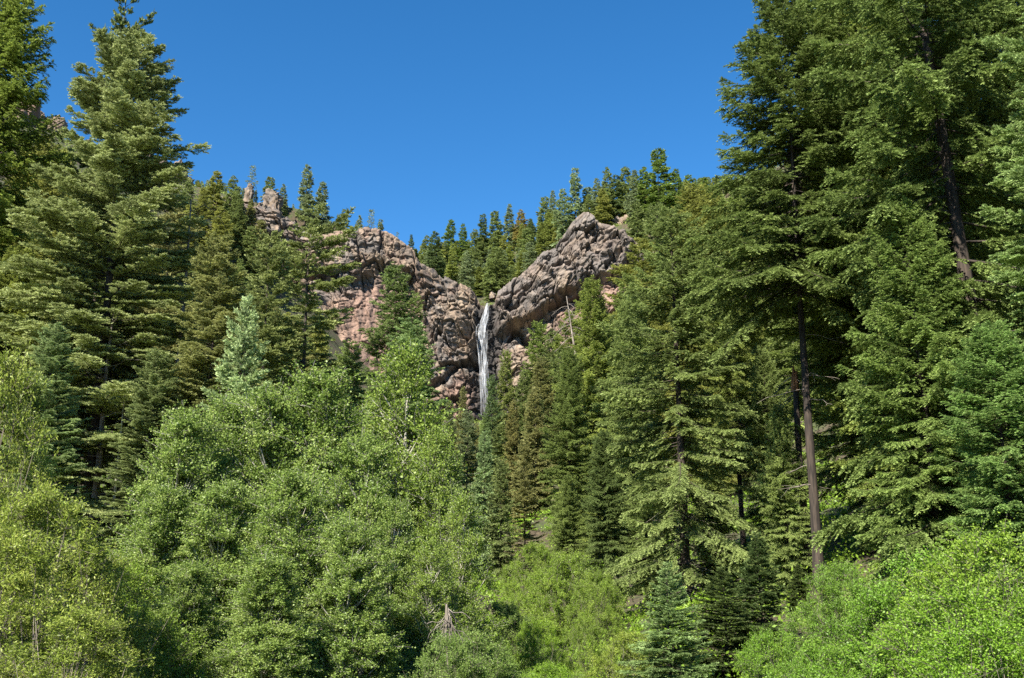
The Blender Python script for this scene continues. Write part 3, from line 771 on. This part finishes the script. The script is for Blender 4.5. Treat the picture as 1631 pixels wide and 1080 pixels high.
T('spruce_near', sp, 'tree', 30, 400, 'bright green spruce low at the edge behind the willow', D=44, wid=.9, tint=(1.15, 1.2, .65), rot=5)

for a, b, h_, kd, tn, lab in [(42, 236, 18, 'spruce_mid', YEL, 'small bright spruce showing below the reddish crag at the edge'), (82, 243, 17, 'far2', OLIVE, 'olive conifer right under the reddish crag'), (120, 290, 18, 'spruce_mid_b', YEL, 'bright conifer behind the outer boughs of the great pale fir'),
        (150, 300, 18, 'fir_mid', OLIVE, 'greyish conifer half behind the great pale fir'), (325, 300, 17, 'spruce_mid', YEL, 'yellow-green conifer just clear of the great pale fir'), (352, 330, 17, 'far0', YEL, 'yellow-green conifer behind the short bare dead top'), (383, 318, 16, 'spruce_mid', GREEN, 'green conifer below the pointed rock pinnacle'),
        (415, 352, 16, 'far2', OLIVE, 'rounded olive conifer below the blocky rock tower'), (468, 395, 14, 'far1', GREEN, 'small conifer on the stony ground under the rock tower'), (300, 290, 15, 'far0', GREEN, 'conifer peeping out behind the edge of the great pale fir'), (103, 240, 17, 'far2', YEL, 'conifer at the foot of the reddish crag nearest the great pale fir'), (62, 248, 17, 'far0', GREEN, 'green conifer under the middle of the reddish crag'), (378, 300, 15, 'far1', GREEN, 'conifer just before the pointed rock pinnacle'), (400, 318, 13, 'far3', OLIVE, 'small conifer between pinnacle and tower, lower down'), (455, 335, 11, 'far0', GREEN, 'small conifer at the corner of the blocky rock tower')]:
    T(kd, co_, 'tree', a, b, lab, h=h_, ymin=110, wid=1.15, tint=tn)
# centre, in front of the cliff
T('spruce_mid', sp, 'tree', 631, 427, 'dark green spruce with ragged sprays standing before the pink rock face', D=125, wid=1.15, tint=(.85, 1.0, .8), rot=.2)
T('spruce_mid_b', sp, 'tree', 660, 470, 'small spruce touching the side of the dark ragged spruce', D=132, wid=1.0, tint=(.95, 1.1, .8))
T('fir_mid', fi, 'tree', 655, 512, 'round-topped blue-green fir above the cottonwood', D=78, wid=1.15, tint=(1.15, 1.4, 1.3), rot=4)
T('fir_mid', fi, 'tree', 560, 545, 'green fir below the pink rock face beside the round-topped one', D=95, wid=1.1, tint=(1, 1.15, .85))
CENTRE = [(528, 585, 120, 1.2, OLIVE, 'grey-green spruce at the foot of the pink rock face'), (716, 640, 125, .9, GREEN, 'green spruce at the foot of the cliff beside the wet rock'), (738, 618, 150, .7, OLIVE, 'thin yellowish spruce against the wet rock beside the waterfall'),
    (784, 600, 118, .75, (.75, .95, .85), 'very slim dark spruce whose tip covers the foot of the waterfall'), (806, 560, 170, .8, (1.1, 1.15, .8), 'small light green spruce just clear of the falling water'),
    (834, 592, 150, .9, GREEN, 'spruce covering the tan rock right beside the slim dark one'), (818, 640, 100, .8, (1.15, 1.0, .85), 'browning spruce with reddish dead needles below the waterfall'), (857, 515, 165, 1.0, (1.0, 1.15, .7), 'sunlit pointed spruce before the dark overhang'),
    (893, 560, 120, .9, GREEN, 'green spruce down the slope from the dark overhang'), (852, 620, 92, 1.0, OLIVE, 'light olive spruce in the gorge beside the browning one'),
    (772, 690, 70, .85, (1.2, 1.45, 1.5), 'slim blue-grey spruce in the bottom of the gorge'), (745, 655, 88, .85, GREY, 'grey-green spruce behind the slim blue-grey one'),
    (798, 735, 62, .95, (.95, 1.05, .9), 'drooping grey spruce above the bright bushes of the gorge'), (728, 720, 60, .9, (.9, 1.1, .95), 'spruce half hidden behind the cottonwood edge'),
    (835, 700, 66, .8, OLIVE, 'olive spruce with bare grey twigs beside the drooping one')]
for i_, (a, b, D_, wd, tn, lab) in enumerate(CENTRE):
    T(['spruce_mid', 'spruce_mid_b', 'fir_mid'][i_ % 3] if D_ < 150 else 'spruce_mid', sp, 'tree', a, b, lab, D=D_, wid=wd, tint=tn)

# middle right
T('spruce_near', sp, 'tree', 944, 452, 'tall yellow-green spruce behind the leaning dead trunk', D=76, wid=.85, tint=(1.15, 1.25, .7), rot=2)
T('spruce_near_b', sp, 'tree', 905, 560, 'dark green spruce with a straight bare lower stem in the gorge', D=64, wid=.75, tint=(.9, 1.05, .7), rot=1)
T('spruce_gappy', sp, 'tree', 1068, 335, 'big spruce with a long visible brown trunk down its middle', D=41, wid=.98, tint=(1.08, 1.22, .98), rot=4.4)
T('spruce_near', sp, 'tree', 1003, 470, 'deep green spruce filling the gap beside the big trunked spruce', D=66, wid=.85, tint=(1.1, 1.25, .95), rot=5.3)
T('spruce_near_c', sp, 'tree', 1160, 420, 'open spruce between the big trunked spruce and the tall dark wall', D=50, wid=.85, tint=(1.1, 1.2, .75), rot=0)
T('spruce_near', sp, 'tree', 1215, 560, 'grey-green spruce behind the bare dark trunk', D=44, wid=.8, tint=(1.15, 1.3, 1.05), rot=1.2)
T('spruce_near', sp, 'tree', 1110, 300, 'yellow-green spruce touching the tall dark wall on the skyline', D=90, wid=1.0, tint=YEL, rot=.3)
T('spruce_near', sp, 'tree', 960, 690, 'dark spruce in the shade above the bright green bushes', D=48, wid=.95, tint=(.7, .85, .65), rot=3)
T('spruce_near', sp, 'tree', 905, 760, 'low grey-green spruce over the bright green bushes', D=56, wid=1.0, tint=(1.0, 1.15, .8), rot=2)
T('young_near', yo, 'young spruce', 1062, 898, 'young silver-blue spruce at the foot of the big trunked spruce', D=20.5, wid=1.1, tint=(1.0, 1.25, 1.1), rot=4)
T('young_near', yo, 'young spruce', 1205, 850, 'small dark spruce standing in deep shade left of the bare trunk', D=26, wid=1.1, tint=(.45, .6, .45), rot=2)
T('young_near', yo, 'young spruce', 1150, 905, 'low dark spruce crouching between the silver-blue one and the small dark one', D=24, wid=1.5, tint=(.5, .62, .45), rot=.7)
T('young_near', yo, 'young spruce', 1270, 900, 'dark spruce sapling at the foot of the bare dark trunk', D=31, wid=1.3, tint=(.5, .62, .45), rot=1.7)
T('spruce_near', sp, 'tree', 1240, 650, 'drooping grey-green spruce before the snapped trunk beside the bare dark trunk', D=34.8, wid=.9, tint=(1.2, 1.35, 1.0), rot=2)
T('spruce_near', sp, 'tree', 1130, 640, 'green spruce low behind the big trunked spruce', D=66, wid=1.0, tint=(1.1, 1.2, .85), rot=5)
T('spruce_near', sp, 'tree', 1390, 560, 'dark spruce between the bare dark trunk and the bright hanging sprays', D=37, wid=1.0, tint=(.7, .85, .55), rot=1)

# tall wall on the right
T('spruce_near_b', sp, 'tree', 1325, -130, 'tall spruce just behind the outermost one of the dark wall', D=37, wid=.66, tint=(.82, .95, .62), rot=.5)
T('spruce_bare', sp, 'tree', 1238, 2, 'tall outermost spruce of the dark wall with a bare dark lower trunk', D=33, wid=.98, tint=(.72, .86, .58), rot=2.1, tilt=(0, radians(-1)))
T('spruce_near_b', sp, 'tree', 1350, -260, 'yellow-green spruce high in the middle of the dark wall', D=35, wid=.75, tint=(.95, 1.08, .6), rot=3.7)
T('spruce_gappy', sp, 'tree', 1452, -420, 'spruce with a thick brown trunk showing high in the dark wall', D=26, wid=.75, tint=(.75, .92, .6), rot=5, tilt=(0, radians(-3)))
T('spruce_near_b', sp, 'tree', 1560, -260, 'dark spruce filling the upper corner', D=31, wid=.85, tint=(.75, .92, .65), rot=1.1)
T('fir_near', sp, 'tree', 1680, -150, 'blue-green spruce with pale sprays at the very edge', D=22, wid=.85, tint=(1.15, 1.4, 1.2), rot=2.7)
T('spruce_near', sp, 'tree', 1440, 330, 'lower spruce with bright hanging sprays before the dark wall', D=25, wid=.95, tint=(.98, 1.2, .78), rot=.9)
T('spruce_near', sp, 'tree', 1575, 520, 'blue-tinged spruce just above the bright shrubs', D=21, wid=1.2, tint=(1.05, 1.4, 1.0), rot=4.1)
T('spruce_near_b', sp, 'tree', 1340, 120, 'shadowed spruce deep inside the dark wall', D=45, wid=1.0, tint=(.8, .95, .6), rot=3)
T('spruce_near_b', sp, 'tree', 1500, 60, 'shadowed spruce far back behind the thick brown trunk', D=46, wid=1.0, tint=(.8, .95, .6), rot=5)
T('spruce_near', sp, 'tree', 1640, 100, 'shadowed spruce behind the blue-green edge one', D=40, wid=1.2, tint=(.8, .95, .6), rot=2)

T('spruce_mid', sp, 'tree', 985, 640, 'green spruce in front of the leaning dead trunk', D=70, wid=1.0, tint=(1.05, 1.2, .8), rot=1)
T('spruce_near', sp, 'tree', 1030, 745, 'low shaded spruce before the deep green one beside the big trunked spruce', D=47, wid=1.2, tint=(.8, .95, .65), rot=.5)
T('spruce_near', sp, 'tree', 1130, 790, 'low green spruce whose sprays spread behind the foot of the big trunked spruce', D=44, wid=1.4, tint=(1.0, 1.1, .8), rot=2.5)
for i_, (a, b, D_, wd, tn, lab) in enumerate([(880, 530, 150, 1.1, GREEN, 'spruce at the lower corner of the dark overhang'), (908, 498, 135, 1.0, (1.1, 1.2, .75), 'spruce whose tip stands before the pink rock under the slab'),
    (972, 505, 110, 1.1, GREEN, 'spruce just behind the leaning dead trunk'), (1000, 440, 120, 1.1, (1.1, 1.2, .8), 'spruce before the end of the slab where tan rock shows'), (1022, 382, 125, 1.15, YEL, 'tall spruce that hides the far end of the grey slab'),
    (1045, 330, 140, 1.1, GREEN, 'spruce behind the tip of the big trunked spruce'), (985, 560, 95, 1.1, YEL, 'yellowish spruce beside the leaning dead trunk'), (925, 600, 88, 1.0, GREEN, 'spruce left of the tall yellow-green one in the gorge')]):
    T(['spruce_mid', 'fir_mid', 'spruce_mid_b'][i_ % 3], sp, 'tree', a, b, lab, D=D_, wid=wd, tint=tn)
# snags and stumps
K['snag_lean'] = snag(301, 14, .17, nb=70, L=1.5, droop=-.75, lean=(-.12, 0), h0=.35)
K['snag_bare'] = snag(302, 10, .15, nb=40, L=1.3, droop=.1, h0=.3)
K['snag_white'] = snag(303, 9, .13, nb=26, L=1.4, droop=-.3, h0=.3, bark=M_ASPBARK)
T('snag_lean', 'dead_tree', 'dead tree', 946, 472, 'leaning bare grey dead trunk with drooping twigs before green spruces', D=79, wid=1, rot=0)
T('snag_bare', 'dead_tree', 'dead tree', 305, 318, 'short bare dead top with stubby branches beside the great pale fir', D=44, wid=.7, rot=.4)
T('snag_white', 'dead_tree', 'dead tree', 199, 610, 'slender white dead stem showing under the great pale fir', D=40.5, wid=.7, rot=2, tilt=(0, radians(-4)))
T('snag_bare', 'dead_tree', 'dead tree', 180, 500, 'tangle of pale dead branches inside the shade of the great pale fir', D=41, wid=1.2, rot=3)

def broken_stump(px, py, D, r, label):
    p = at(px, py, D); g = float(G(p[0], p[1])); H = p[2] - g
    rng = np.random.default_rng(5)
    root = bpy.data.objects.new('broken_trunk', None); COL.objects.link(root); root.location = (p[0], p[1], g - .1)
    z = np.linspace(0, H - .95, 12)
    V, F = tubes(np.stack([.02 * np.sin(z), .02 * np.cos(z * 1.3), z], 1)[None], np.linspace(r * 1.3, r, 12)[None], 10)
    o = bpy.data.objects.new('trunk', mesh_from('trunk', V, F, M_BARK, smooth=True)); COL.objects.link(o); o.parent = root
    n = 26; az = rng.uniform(0, 6.28, n); rr = r * .9 * rng.random(n) ** .5
    b = np.stack([rr * np.cos(az), rr * np.sin(az), np.full(n, H - 1.2)], 1)
    e = b + np.stack([rng.normal(0, .03, n), rng.normal(0, .03, n), rng.uniform(.5, 1.2, n) * (1 - .3 * rr / r)], 1)
    V, F = tubes(np.stack([b, (b + e) / 2 + rng.normal(0, .01, (n, 3)), e], 1), np.ones((n, 1)) * .07 * np.array([[1, .9, .12]]), 4)
    o = bpy.data.objects.new('splintered_top', mesh_from('splintered_top', V, F, M_RAW)); COL.objects.link(o); o.parent = root
    o['label'] = 'fresh orange splintered wood'
    tw = dead_twigs(rng, 20, H * .5, H * .93, .8, r, droop=-.9, r0=.02)
    o = bpy.data.objects.new('branches', tw); COL.objects.link(o); o.parent = root
    tag(root, label, 'broken tree')
broken_stump(1263, 568, 35.2, .10, 'snapped trunk with an orange splintered top and drooping dead twigs')

# hanging root-like dead branch in front of the cottonwoods
def dead_bunch(px, py, D, label):
    p = at(px, py, D)
    rng = np.random.default_rng(9)
    root = bpy.data.objects.new('dead_sapling', None); COL.objects.link(root); g = float(G(p[0], p[1])); root.location = (p[0], p[1], g)
    H = p[2] - g
    z = np.linspace(-.1, H, 12)
    V, F = tubes(np.stack([.03 * np.sin(2 * z), 0 * z, z], 1)[None], np.interp(z, [0, H - .4, H - .1, H], [.015, .02, .045, .02])[None], 7)
    o = bpy.data.objects.new('stem', mesh_from('stem', V, F, M_TWIG, smooth=True)); COL.objects.link(o); o.parent = root
    n = 26; az = rng.uniform(0, 6.28, n); st = np.zeros((n, 9, 3)); st[:, 0, 2] = H - rng.uniform(.05, .35, n)
    dv = np.stack([.22 * np.cos(az) + .05, .22 * np.sin(az), rng.uniform(-1.0, -.5, n)], 1)
    for q in range(1, 9):
        dv = dv + rng.normal(0, .28, (n, 3)) + np.array([0, 0, -.12]); dv = nrm(dv); st[:, q] = st[:, q - 1] + dv * (rng.uniform(.04, .11, (n, 1)))
    V, F = tubes(st, np.ones((n, 1)) * .012 * np.linspace(1, .3, 9)[None], 3)
    o = bpy.data.objects.new('branches', mesh_from('branches', V, F, M_DEAD)); COL.objects.link(o); o.parent = root
    tag(root, label, 'dead sapling')
dead_bunch(714, 962, 19, 'small dead sapling with bleached hanging twigs in front of green leaves')

# aspens, cottonwoods, willows and shrubs
LA, LY, LB, LG = (1.13, 1.12, .82), (1.25, 1.15, .55), (1.1, 1.15, .5), (1.0, 1.05, .8)
ASP = [(300, 655, 23, 'aspen', 1.1, 'aspen nearest the great pale fir'), (372, 640, 26, 'aspen_b', 1.1, 'aspen with a low pointed crown behind the outer ones'), (440, 625, 24.5, 'aspen', 1.1, 'aspen in the middle of the thicket below the pale young spruce'),
    (515, 598, 25, 'aspen_b', 1.2, 'tallest small-leaved aspen beside the cottonwood'), (575, 700, 22, 'aspen', 1.1, 'aspen before the cottonwood'), (265, 780, 20, 'aspen_b', 1.2, 'low aspen at the outer side of the thicket near the willow'),
    (360, 770, 20, 'aspen', 1.2, 'aspen in the front row of the thicket with a thin white stem'), (470, 760, 19.5, 'aspen_b', 1.3, 'front aspen whose grey stem shows low between leaves'), (560, 830, 18.5, 'aspen', 1.3, 'lowest front aspen beside the dead sapling'),
    (628, 800, 21, 'aspen_b', .9, 'aspen at the inner side of the thicket above the dead sapling'), (300, 900, 17.5, 'aspen', 1.4, 'short aspen close to the bottom beside bright leaves'), (430, 890, 17, 'aspen_b', 1.5, 'short bushy aspen at the very bottom of the thicket')]
for a, b, D_, kd, wd, lab in ASP:
    T(kd, asp, 'tree', a, b, lab, D=D_, wid=wd, tint=LA, group='aspens of the thicket')
CW = [(642, 558, 27, 1.0, 'tall cottonwood whose glossy yellow-green crown stands before the cliff'), (700, 690, 26, .8, 'cottonwood branch crown reaching toward the gorge spruces'), (735, 790, 23, .85, 'yellowish cottonwood at the thicket edge above the gorge bushes'), (600, 640, 29, 1.0, 'cottonwood crown behind the aspens under the tallest one'),
      (690, 860, 20.5, .95, 'low cottonwood just behind the dead sapling')]
for a, b, D_, wd, lab in CW:
    T('cottonwood', 'cottonwood_tree', 'tree', a, b, lab, D=D_, wid=wd, tint=(1.05, 1.05, .6), group='cottonwoods beside the aspens')
WI = [(5, 575, 15, .55, 'tall willow at the edge with pale bare twigs'), (80, 790, 14, 1.0, 'willow with long yellow-green leaves before the blue-green fir'), (20, 850, 12.5, 1.1, 'willow filling the bottom corner'), (150, 880, 15, 1.0, 'low willow beside the aspen thicket'), (120, 980, 11.5, 1.3, 'willow lowest beside the bright leafy bush')]
for a, b, D_, wd, lab in WI:
    T('willow', 'willow_bush', 'bush', a, b, lab, D=D_, wid=wd, tint=(1.35, 1.2, .7), group='willows at the edge')
SH = [('shrub', 712, 1018, 17.5, .8, LG, 'leafy bush hiding the foot of the dead sapling'), ('shrub', 190, 905, 19, .9, LB, 'bright green bush between willow and aspens'), ('shrub', 215, 980, 16, 1.0, LB, 'bright green bush lowest between willow and aspens'),
    ('shrub', 905, 885, 38, .9, LB, 'bright green bush highest in the gorge bottom'), ('shrub_b', 948, 915, 34, .8, LB, 'bright green bush below the shaded dark spruce'), ('shrub', 862, 915, 40, 1.1, LB, 'bright green bush under the drooping grey spruce'), ('shrub_b', 858, 990, 26, .8, (1.2, 1.35, .4), 'yellow-green bush in the gorge bottom'),
    ('shrub_b', 930, 985, 27, .8, LB, 'lush bush low in front of the young silver-blue spruce'), ('shrub', 795, 965, 28, 1.0, LG, 'grey-green bush beside the dead sapling'), ('shrub_b', 740, 1010, 20, 1.2, LG, 'dull green bush right under the dead sapling'), ('shrub', 1000, 1010, 22, 1.0, (1.3, 1.2, .6), 'olive bush lowest beside the young silver-blue spruce'),
    ('shrub', 790, 1040, 22, 1.2, (1.0, 1.1, .7), 'pale bush at the bottom of the gorge opening'), ('shrub_b', 880, 1060, 20, 1.2, (1.1, 1.3, .4), 'leafy bush at the very bottom of the gorge opening'), ('shrub', 850, 868, 52, .9, LB, 'small bright bush at the head of the gorge bushes'),
    ('shrub', 1500, 885, 15, 1.0, (.85, 1.1, .42), 'broad bright green shrub, the highest of the corner mass'), ('shrub', 1405, 950, 15.5, 1.0, (.85, 1.1, .42), 'bright green shrub on the sloping shoulder of the corner mass'), ('shrub', 1315, 1035, 16, 1.0, (.85, 1.1, .42), 'bright green shrub at the low end of the corner mass'),
    ('shrub_b', 1610, 855, 13, 1.1, (1.15, 1.25, .5), 'yellow-green shrub with longer leaves under the blue-tinged spruce'), ('shrub_b', 1560, 945, 11.5, 1.2, (1.05, 1.25, .45), 'large-leaved shrub in the corner'), ('shrub', 1450, 1010, 12.5, 1.2, (.85, 1.1, .42), 'shrub in front of the corner mass with bare grey twigs'), ('shrub_b', 1230, 1010, 17, .8, (1.0, 1.25, .45), 'thin leafy shrub in front of the small dark spruce'),
    ('shrub', 1340, 900, 24, .9, (.9, 1.1, .5), 'green bush at the foot of the bare dark trunk'), ('shrub', 1250, 890, 36, .9, LB, 'sunny bush seen left of the bare dark trunk'), ('shrub', 1385, 790, 44, 1.3, (1.3, 1.35, .35), 'sunlit yellow-green bush seen right of the bare dark trunk'), ('shrub_b', 1600, 1000, 10, 1.2, (1.0, 1.25, .4), 'leafy shrub lowest in the corner')]
for kd, a, b, D_, wd, tn, lab in SH:
    T(kd, 'shrub', 'shrub', a, b, lab, D=D_, wid=wd, tint=tn, group='green shrubs along the bottom')

# ridge and far wood trees one can tell apart: px, py, height, kind index, tint, look
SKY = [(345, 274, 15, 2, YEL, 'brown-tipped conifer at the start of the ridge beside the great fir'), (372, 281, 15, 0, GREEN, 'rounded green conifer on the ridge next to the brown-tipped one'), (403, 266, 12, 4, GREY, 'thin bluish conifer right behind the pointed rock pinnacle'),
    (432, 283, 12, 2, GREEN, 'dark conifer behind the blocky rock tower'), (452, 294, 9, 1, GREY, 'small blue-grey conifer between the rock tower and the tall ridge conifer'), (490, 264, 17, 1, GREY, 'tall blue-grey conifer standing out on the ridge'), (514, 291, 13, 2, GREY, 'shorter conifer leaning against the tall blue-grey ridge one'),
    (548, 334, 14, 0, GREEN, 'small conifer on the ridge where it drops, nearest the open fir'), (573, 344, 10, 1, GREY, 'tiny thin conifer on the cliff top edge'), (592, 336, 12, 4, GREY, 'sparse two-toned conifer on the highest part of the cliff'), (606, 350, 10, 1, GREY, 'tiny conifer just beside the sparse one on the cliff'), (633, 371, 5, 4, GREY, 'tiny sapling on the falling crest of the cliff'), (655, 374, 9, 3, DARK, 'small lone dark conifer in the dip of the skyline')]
BACK = [(680, 376, 'light conifer at the dip where the back wood begins'), (693, 370, 'bushy conifer low at the start of the back wood'), (718, 351, 'dense dark conifer standing before the back wood'), (738, 357, 'slender brownish conifer next to the dense dark one'), (757, 366, 'short conifer in the low part of the back wood'),
    (770, 342, 'conifer with a narrow top above the waterfall notch'), (788, 338, 'rounded conifer straight above the waterfall'), (812, 326, 'tall pointed conifer of the back wood above the boulder'), (830, 335, 'rusty half-dead conifer in the back wood'), (845, 350, 'conifer in the saddle before the ground climbs'),
    (868, 314, 'first tall conifer of the climbing skyline'), (880, 304, 'twin conifer close to the first tall one'), (896, 302, 'conifer between the twin and the bluish one'), (915, 269, 'tall bluish conifer on the climbing skyline'), (935, 300, 'shorter conifer after the tall bluish one'), (950, 285, 'green conifer over the peak of the grey slab'),
    (967, 268, 'pointed conifer over the shoulder of the grey slab'), (981, 280, 'conifer behind the shoulder of the grey slab'), (995, 268, 'narrow conifer above the grey rock mass'), (1010, 272, 'conifer behind the grey rock mass'), (1014, 322, 'small conifer on the stony patch behind the end of the slab'), (1025, 268, 'conifer just before the large dark skyline one'), (1047, 240, 'large dark conifer highest on the climbing skyline'),
    (1076, 270, 'conifer just after the large dark skyline one'), (1096, 280, 'conifer near the dark wall on the skyline'), (1120, 284, 'last skyline conifer before the dark wall')]
for i_, (a, b, h_, kd, tn, lab) in enumerate(SKY):
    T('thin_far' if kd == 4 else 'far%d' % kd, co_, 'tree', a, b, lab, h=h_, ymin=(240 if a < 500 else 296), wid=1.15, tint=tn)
for i_, (a, b, lab) in enumerate(BACK):
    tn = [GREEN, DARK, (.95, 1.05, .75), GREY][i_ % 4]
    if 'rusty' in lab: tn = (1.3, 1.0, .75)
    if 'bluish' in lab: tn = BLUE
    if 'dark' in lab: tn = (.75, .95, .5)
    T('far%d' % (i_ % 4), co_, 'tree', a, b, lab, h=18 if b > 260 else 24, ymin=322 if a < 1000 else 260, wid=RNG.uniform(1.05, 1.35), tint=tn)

# ---- the woods that fill the slopes
SKIP = {3: {0,6,8,11,14,23,24,25,27,32,33,34,36,39,40,41,42,43,46,48,50,51,55,57,59,61,63,69,70,71,74,76,80,82,83,84,86,87,88,89,91,93,94,95,96,97,100,101,109,111,112,113,117,122}, 4: {0,1,5,6,8,13,14,15,16,18,19,20,21,24,26,27,28,29}, 5: {1,4,5,10,13,14,16,17,19,22,23,26,28,29,32,33,35,36,41,43,44,48,50,51,55,57,58,59,61,64,65,68,69,70,71,72,75,76,77,78,79,81,89,90,96,97,98,99,100,101,102,104,106,107,110,111,113,115,116,118,119,122,124,125,126,127,130,132,140,146,147,149}, 6: {0,1,2,4,5,6,7,9,10,12,13,15,18,19,20,21,22,24,25,29,30,31,32,34,35,36,38,41,43,45,46,47,48,49,51,54,55,56,59}, 8: {0,1,3,4,5,6,8,9,10,11,12,14,15,17,20,22,23,26,29,30,31,35,37,39,42,43,44,46,50,51,53,54,55,56,57,58,59,64,65,66,68,69}, 9: {4,5,7,9,11,20,33}}
FILLED = {}
def fill(n, x0, x1, y0, y1, hmin, hmax, env, label, group, kinds, gap, tints, seed, ok=None):
    rng = random.Random(seed); pts = []; tries = 0
    while len(pts) < n and tries < n * 60:
        tries += 1
        x, y = rng.uniform(x0, x1), rng.uniform(y0, y1)
        if any((x - a) ** 2 + (y - b) ** 2 < gap * gap for a, b in pts): continue
        if ok and not ok(x, y): continue
        g = float(G(x, y)); h = rng.uniform(hmin, hmax)
        u, v = proj((x, y, g + h))
        if not (-60 < u < 1700): continue
        lim = np.interp(u, [e[0] for e in env], [e[1] for e in env])
        if v < lim:
            h2 = h
            while h2 > 4 and v < lim:
                h2 -= .7; u, v = proj((x, y, g + h2))
            if h2 <= 4.5: continue
            h = h2
        pts.append((x, y))
        t = rng.choice(tints); f = rng.uniform(.85, 1.15); kd = rng.choice(kinds); wd_, ro_ = rng.uniform(.95, 1.35), rng.uniform(0, 6.28)
        if len(pts) - 1 in SKIP.get(seed, ()): continue       # nothing of it would show
        o_ = plant(kd, co_, 'tree', (x, y, g - .2), h, wd_, ro_, (t[0] * f, t[1] * f, t[2] * f), label, group)
        FILLED[o_.name] = (seed, len(pts) - 1)
    print('fill', group, len(pts))
FAR = ['far0', 'far1', 'far2', 'far3']
fill(125, -60, 75, 311, 440, 13, 19, [(0, 900), (655, 900), (662, 395), (690, 385), (760, 380), (860, 345), (900, 320), (1000, 290), (1130, 300), (1700, 300)],
     'green conifer among many packed on the slope above the waterfall', 'conifers packed above the waterfall', FAR, 4.2, [GREEN, YEL, (1, 1.1, .8), GREY, (1.1, 1.15, .7)], 3, ok=lambda x, y: y > ycliff(x) + (13 if abs(x + 8) < 9 else 22))
fill(34, 28, 115, 288, 345, 14, 20, [(0, 900), (900, 900), (905, 325), (960, 300), (1130, 280), (1700, 260)],
     'green conifer among many behind the grey slab and its rock mass', 'conifers behind the grey slab', FAR, 4.5, [GREEN, YEL, (1, 1.1, .8)], 9, ok=lambda x, y: x > 50 or y > ycliff(x) + 22)
fill(30, -150, -55, 300, 345, 7, 14, [(0, 330), (330, 285), (430, 305), (520, 345), (560, 360), (570, 900), (1700, 900)],
     'green conifer among many scattered along the rocky ridge', 'conifers scattered on the rocky ridge', FAR, 5, [GREEN, YEL, GREY], 4)
ENVL = [(0, 260), (100, 300), (330, 330), (400, 350), (425, 480), (520, 520), (545, 600), (700, 680), (1700, 900)]
fill(150, -190, -18, 95, 290, 12, 19, ENVL, 'yellow-green conifer among many on the slope below the ridge', 'conifers on the slope below the ridge', FAR + ['spruce_mid'], 6, [YEL, GREEN, OLIVE, YEL], 5)
ENVC = [(0, 1000), (640, 700), (700, 655), (760, 670), (800, 650), (830, 640), (860, 570), (900, 500), (960, 470), (1010, 400), (1060, 330), (1120, 300), (1700, 250)]
fill(60, -22, 45, 95, 270, 10, 17, ENVC, 'green conifer among many climbing the gorge below the cliff', 'conifers climbing the gorge', ['spruce_mid', 'spruce_mid_b', 'far0', 'far1'], 5.5, [GREEN, OLIVE, (.9, 1.1, .8), GREY], 6)
fill(70, 22, 110, 70, 300, 14, 21, ENVC, 'green conifer among many on the slope behind the big trunked spruce', 'conifers behind the big trunked spruce', ['spruce_mid', 'spruce_mid_b', 'far0', 'far2'], 6, [GREEN, YEL, (1, 1.15, .8)], 8)

# ---- undergrowth nobody could count
def undergrowth():
    rng = np.random.default_rng(12)
    n = 9000
    y = 8 + 100 * rng.random(n) ** 1.3; x = (rng.random(n) * 2 - 1) * (8 + y * .62)
    z = G(x, y)
    k = 40
    idx = np.repeat(np.arange(n), k); N = len(idx)
    r = rng.uniform(.25, .75, n)
    p = np.stack([x, y, z], 1)[idx] + rng.normal(0, 1, (N, 3)) * np.array([.5, .5, .0]) * r[idx][:, None]
    p[:, 2] += np.abs(rng.normal(0, .5, N)) * r[idx]
    nv = nrm(rng.normal(0, 1, (N, 3)) + np.array([0, 0, .7])); ax = nrm(np.cross(nv, rng.normal(0, 1, (N, 3)))); bx = np.cross(nv, ax)
    l = (.028 + y[idx] * .0009)[:, None] * rng.uniform(.7, 1.5, (N, 1)); 
    Q = np.stack([p - ax * l, p + bx * l * .5, p + ax * l, p - bx * l * .5], 1)
    t = np.clip(.5 + rng.normal(0, .2, N), 0, 1)
    o = bpy.data.objects.new('undergrowth', quads_mesh('undergrowth', Q, t, M_LEAF)); COL.objects.link(o); o.color = (1.1, 1.25, .45, 1)
    tag(o, 'low bright green plants covering the valley floor', 'undergrowth', kind='stuff')
undergrowth()

def scrub():
    rng = np.random.default_rng(15)
    n = 26000
    y = 90 + 360 * rng.random(n) ** .8; x = (rng.random(n) * 2 - 1) * (20 + y * .56)
    keep = ~((y > ycliff(x) - 6) & (y < ycliff(x) + 19) & (x > -92) & (x < 50))
    x, y = x[keep], y[keep]
    cl = vnoise(np.stack([x / 6, y / 6, 0 * x], 1), 9); keep = cl > -.35; x, y = x[keep], y[keep]; n = len(x)
    z = G(x, y); k = 15
    idx = np.repeat(np.arange(n), k); N = len(idx); r = rng.uniform(.5, 1.5, n)
    p = np.stack([x, y, z], 1)[idx] + rng.normal(0, 1, (N, 3)) * np.array([.55, .55, 0]) * r[idx][:, None]
    p[:, 2] += np.abs(rng.normal(0, .45, N)) * r[idx]
    nv = nrm(rng.normal(0, 1, (N, 3)) + np.array([0, 0, .5])); ax = nrm(np.cross(nv, rng.normal(0, 1, (N, 3)))); bx = np.cross(nv, ax)
    l = .22 * rng.uniform(.6, 1.5, (N, 1))
    Q = np.stack([p - ax * l, p + bx * l * .6, p + ax * l, p - bx * l * .6], 1)
    o = bpy.data.objects.new('scrub', quads_mesh('scrub', Q, np.clip(.4 + .25 * cl[keep][idx] + rng.normal(0, .15, N), 0, 1), M_NEEDLE)); COL.objects.link(o); o.color = (1.0, 1.15, .6, 1)
    tag(o, 'low green scrub growing on the wooded slopes', 'scrub', kind='stuff')
scrub()
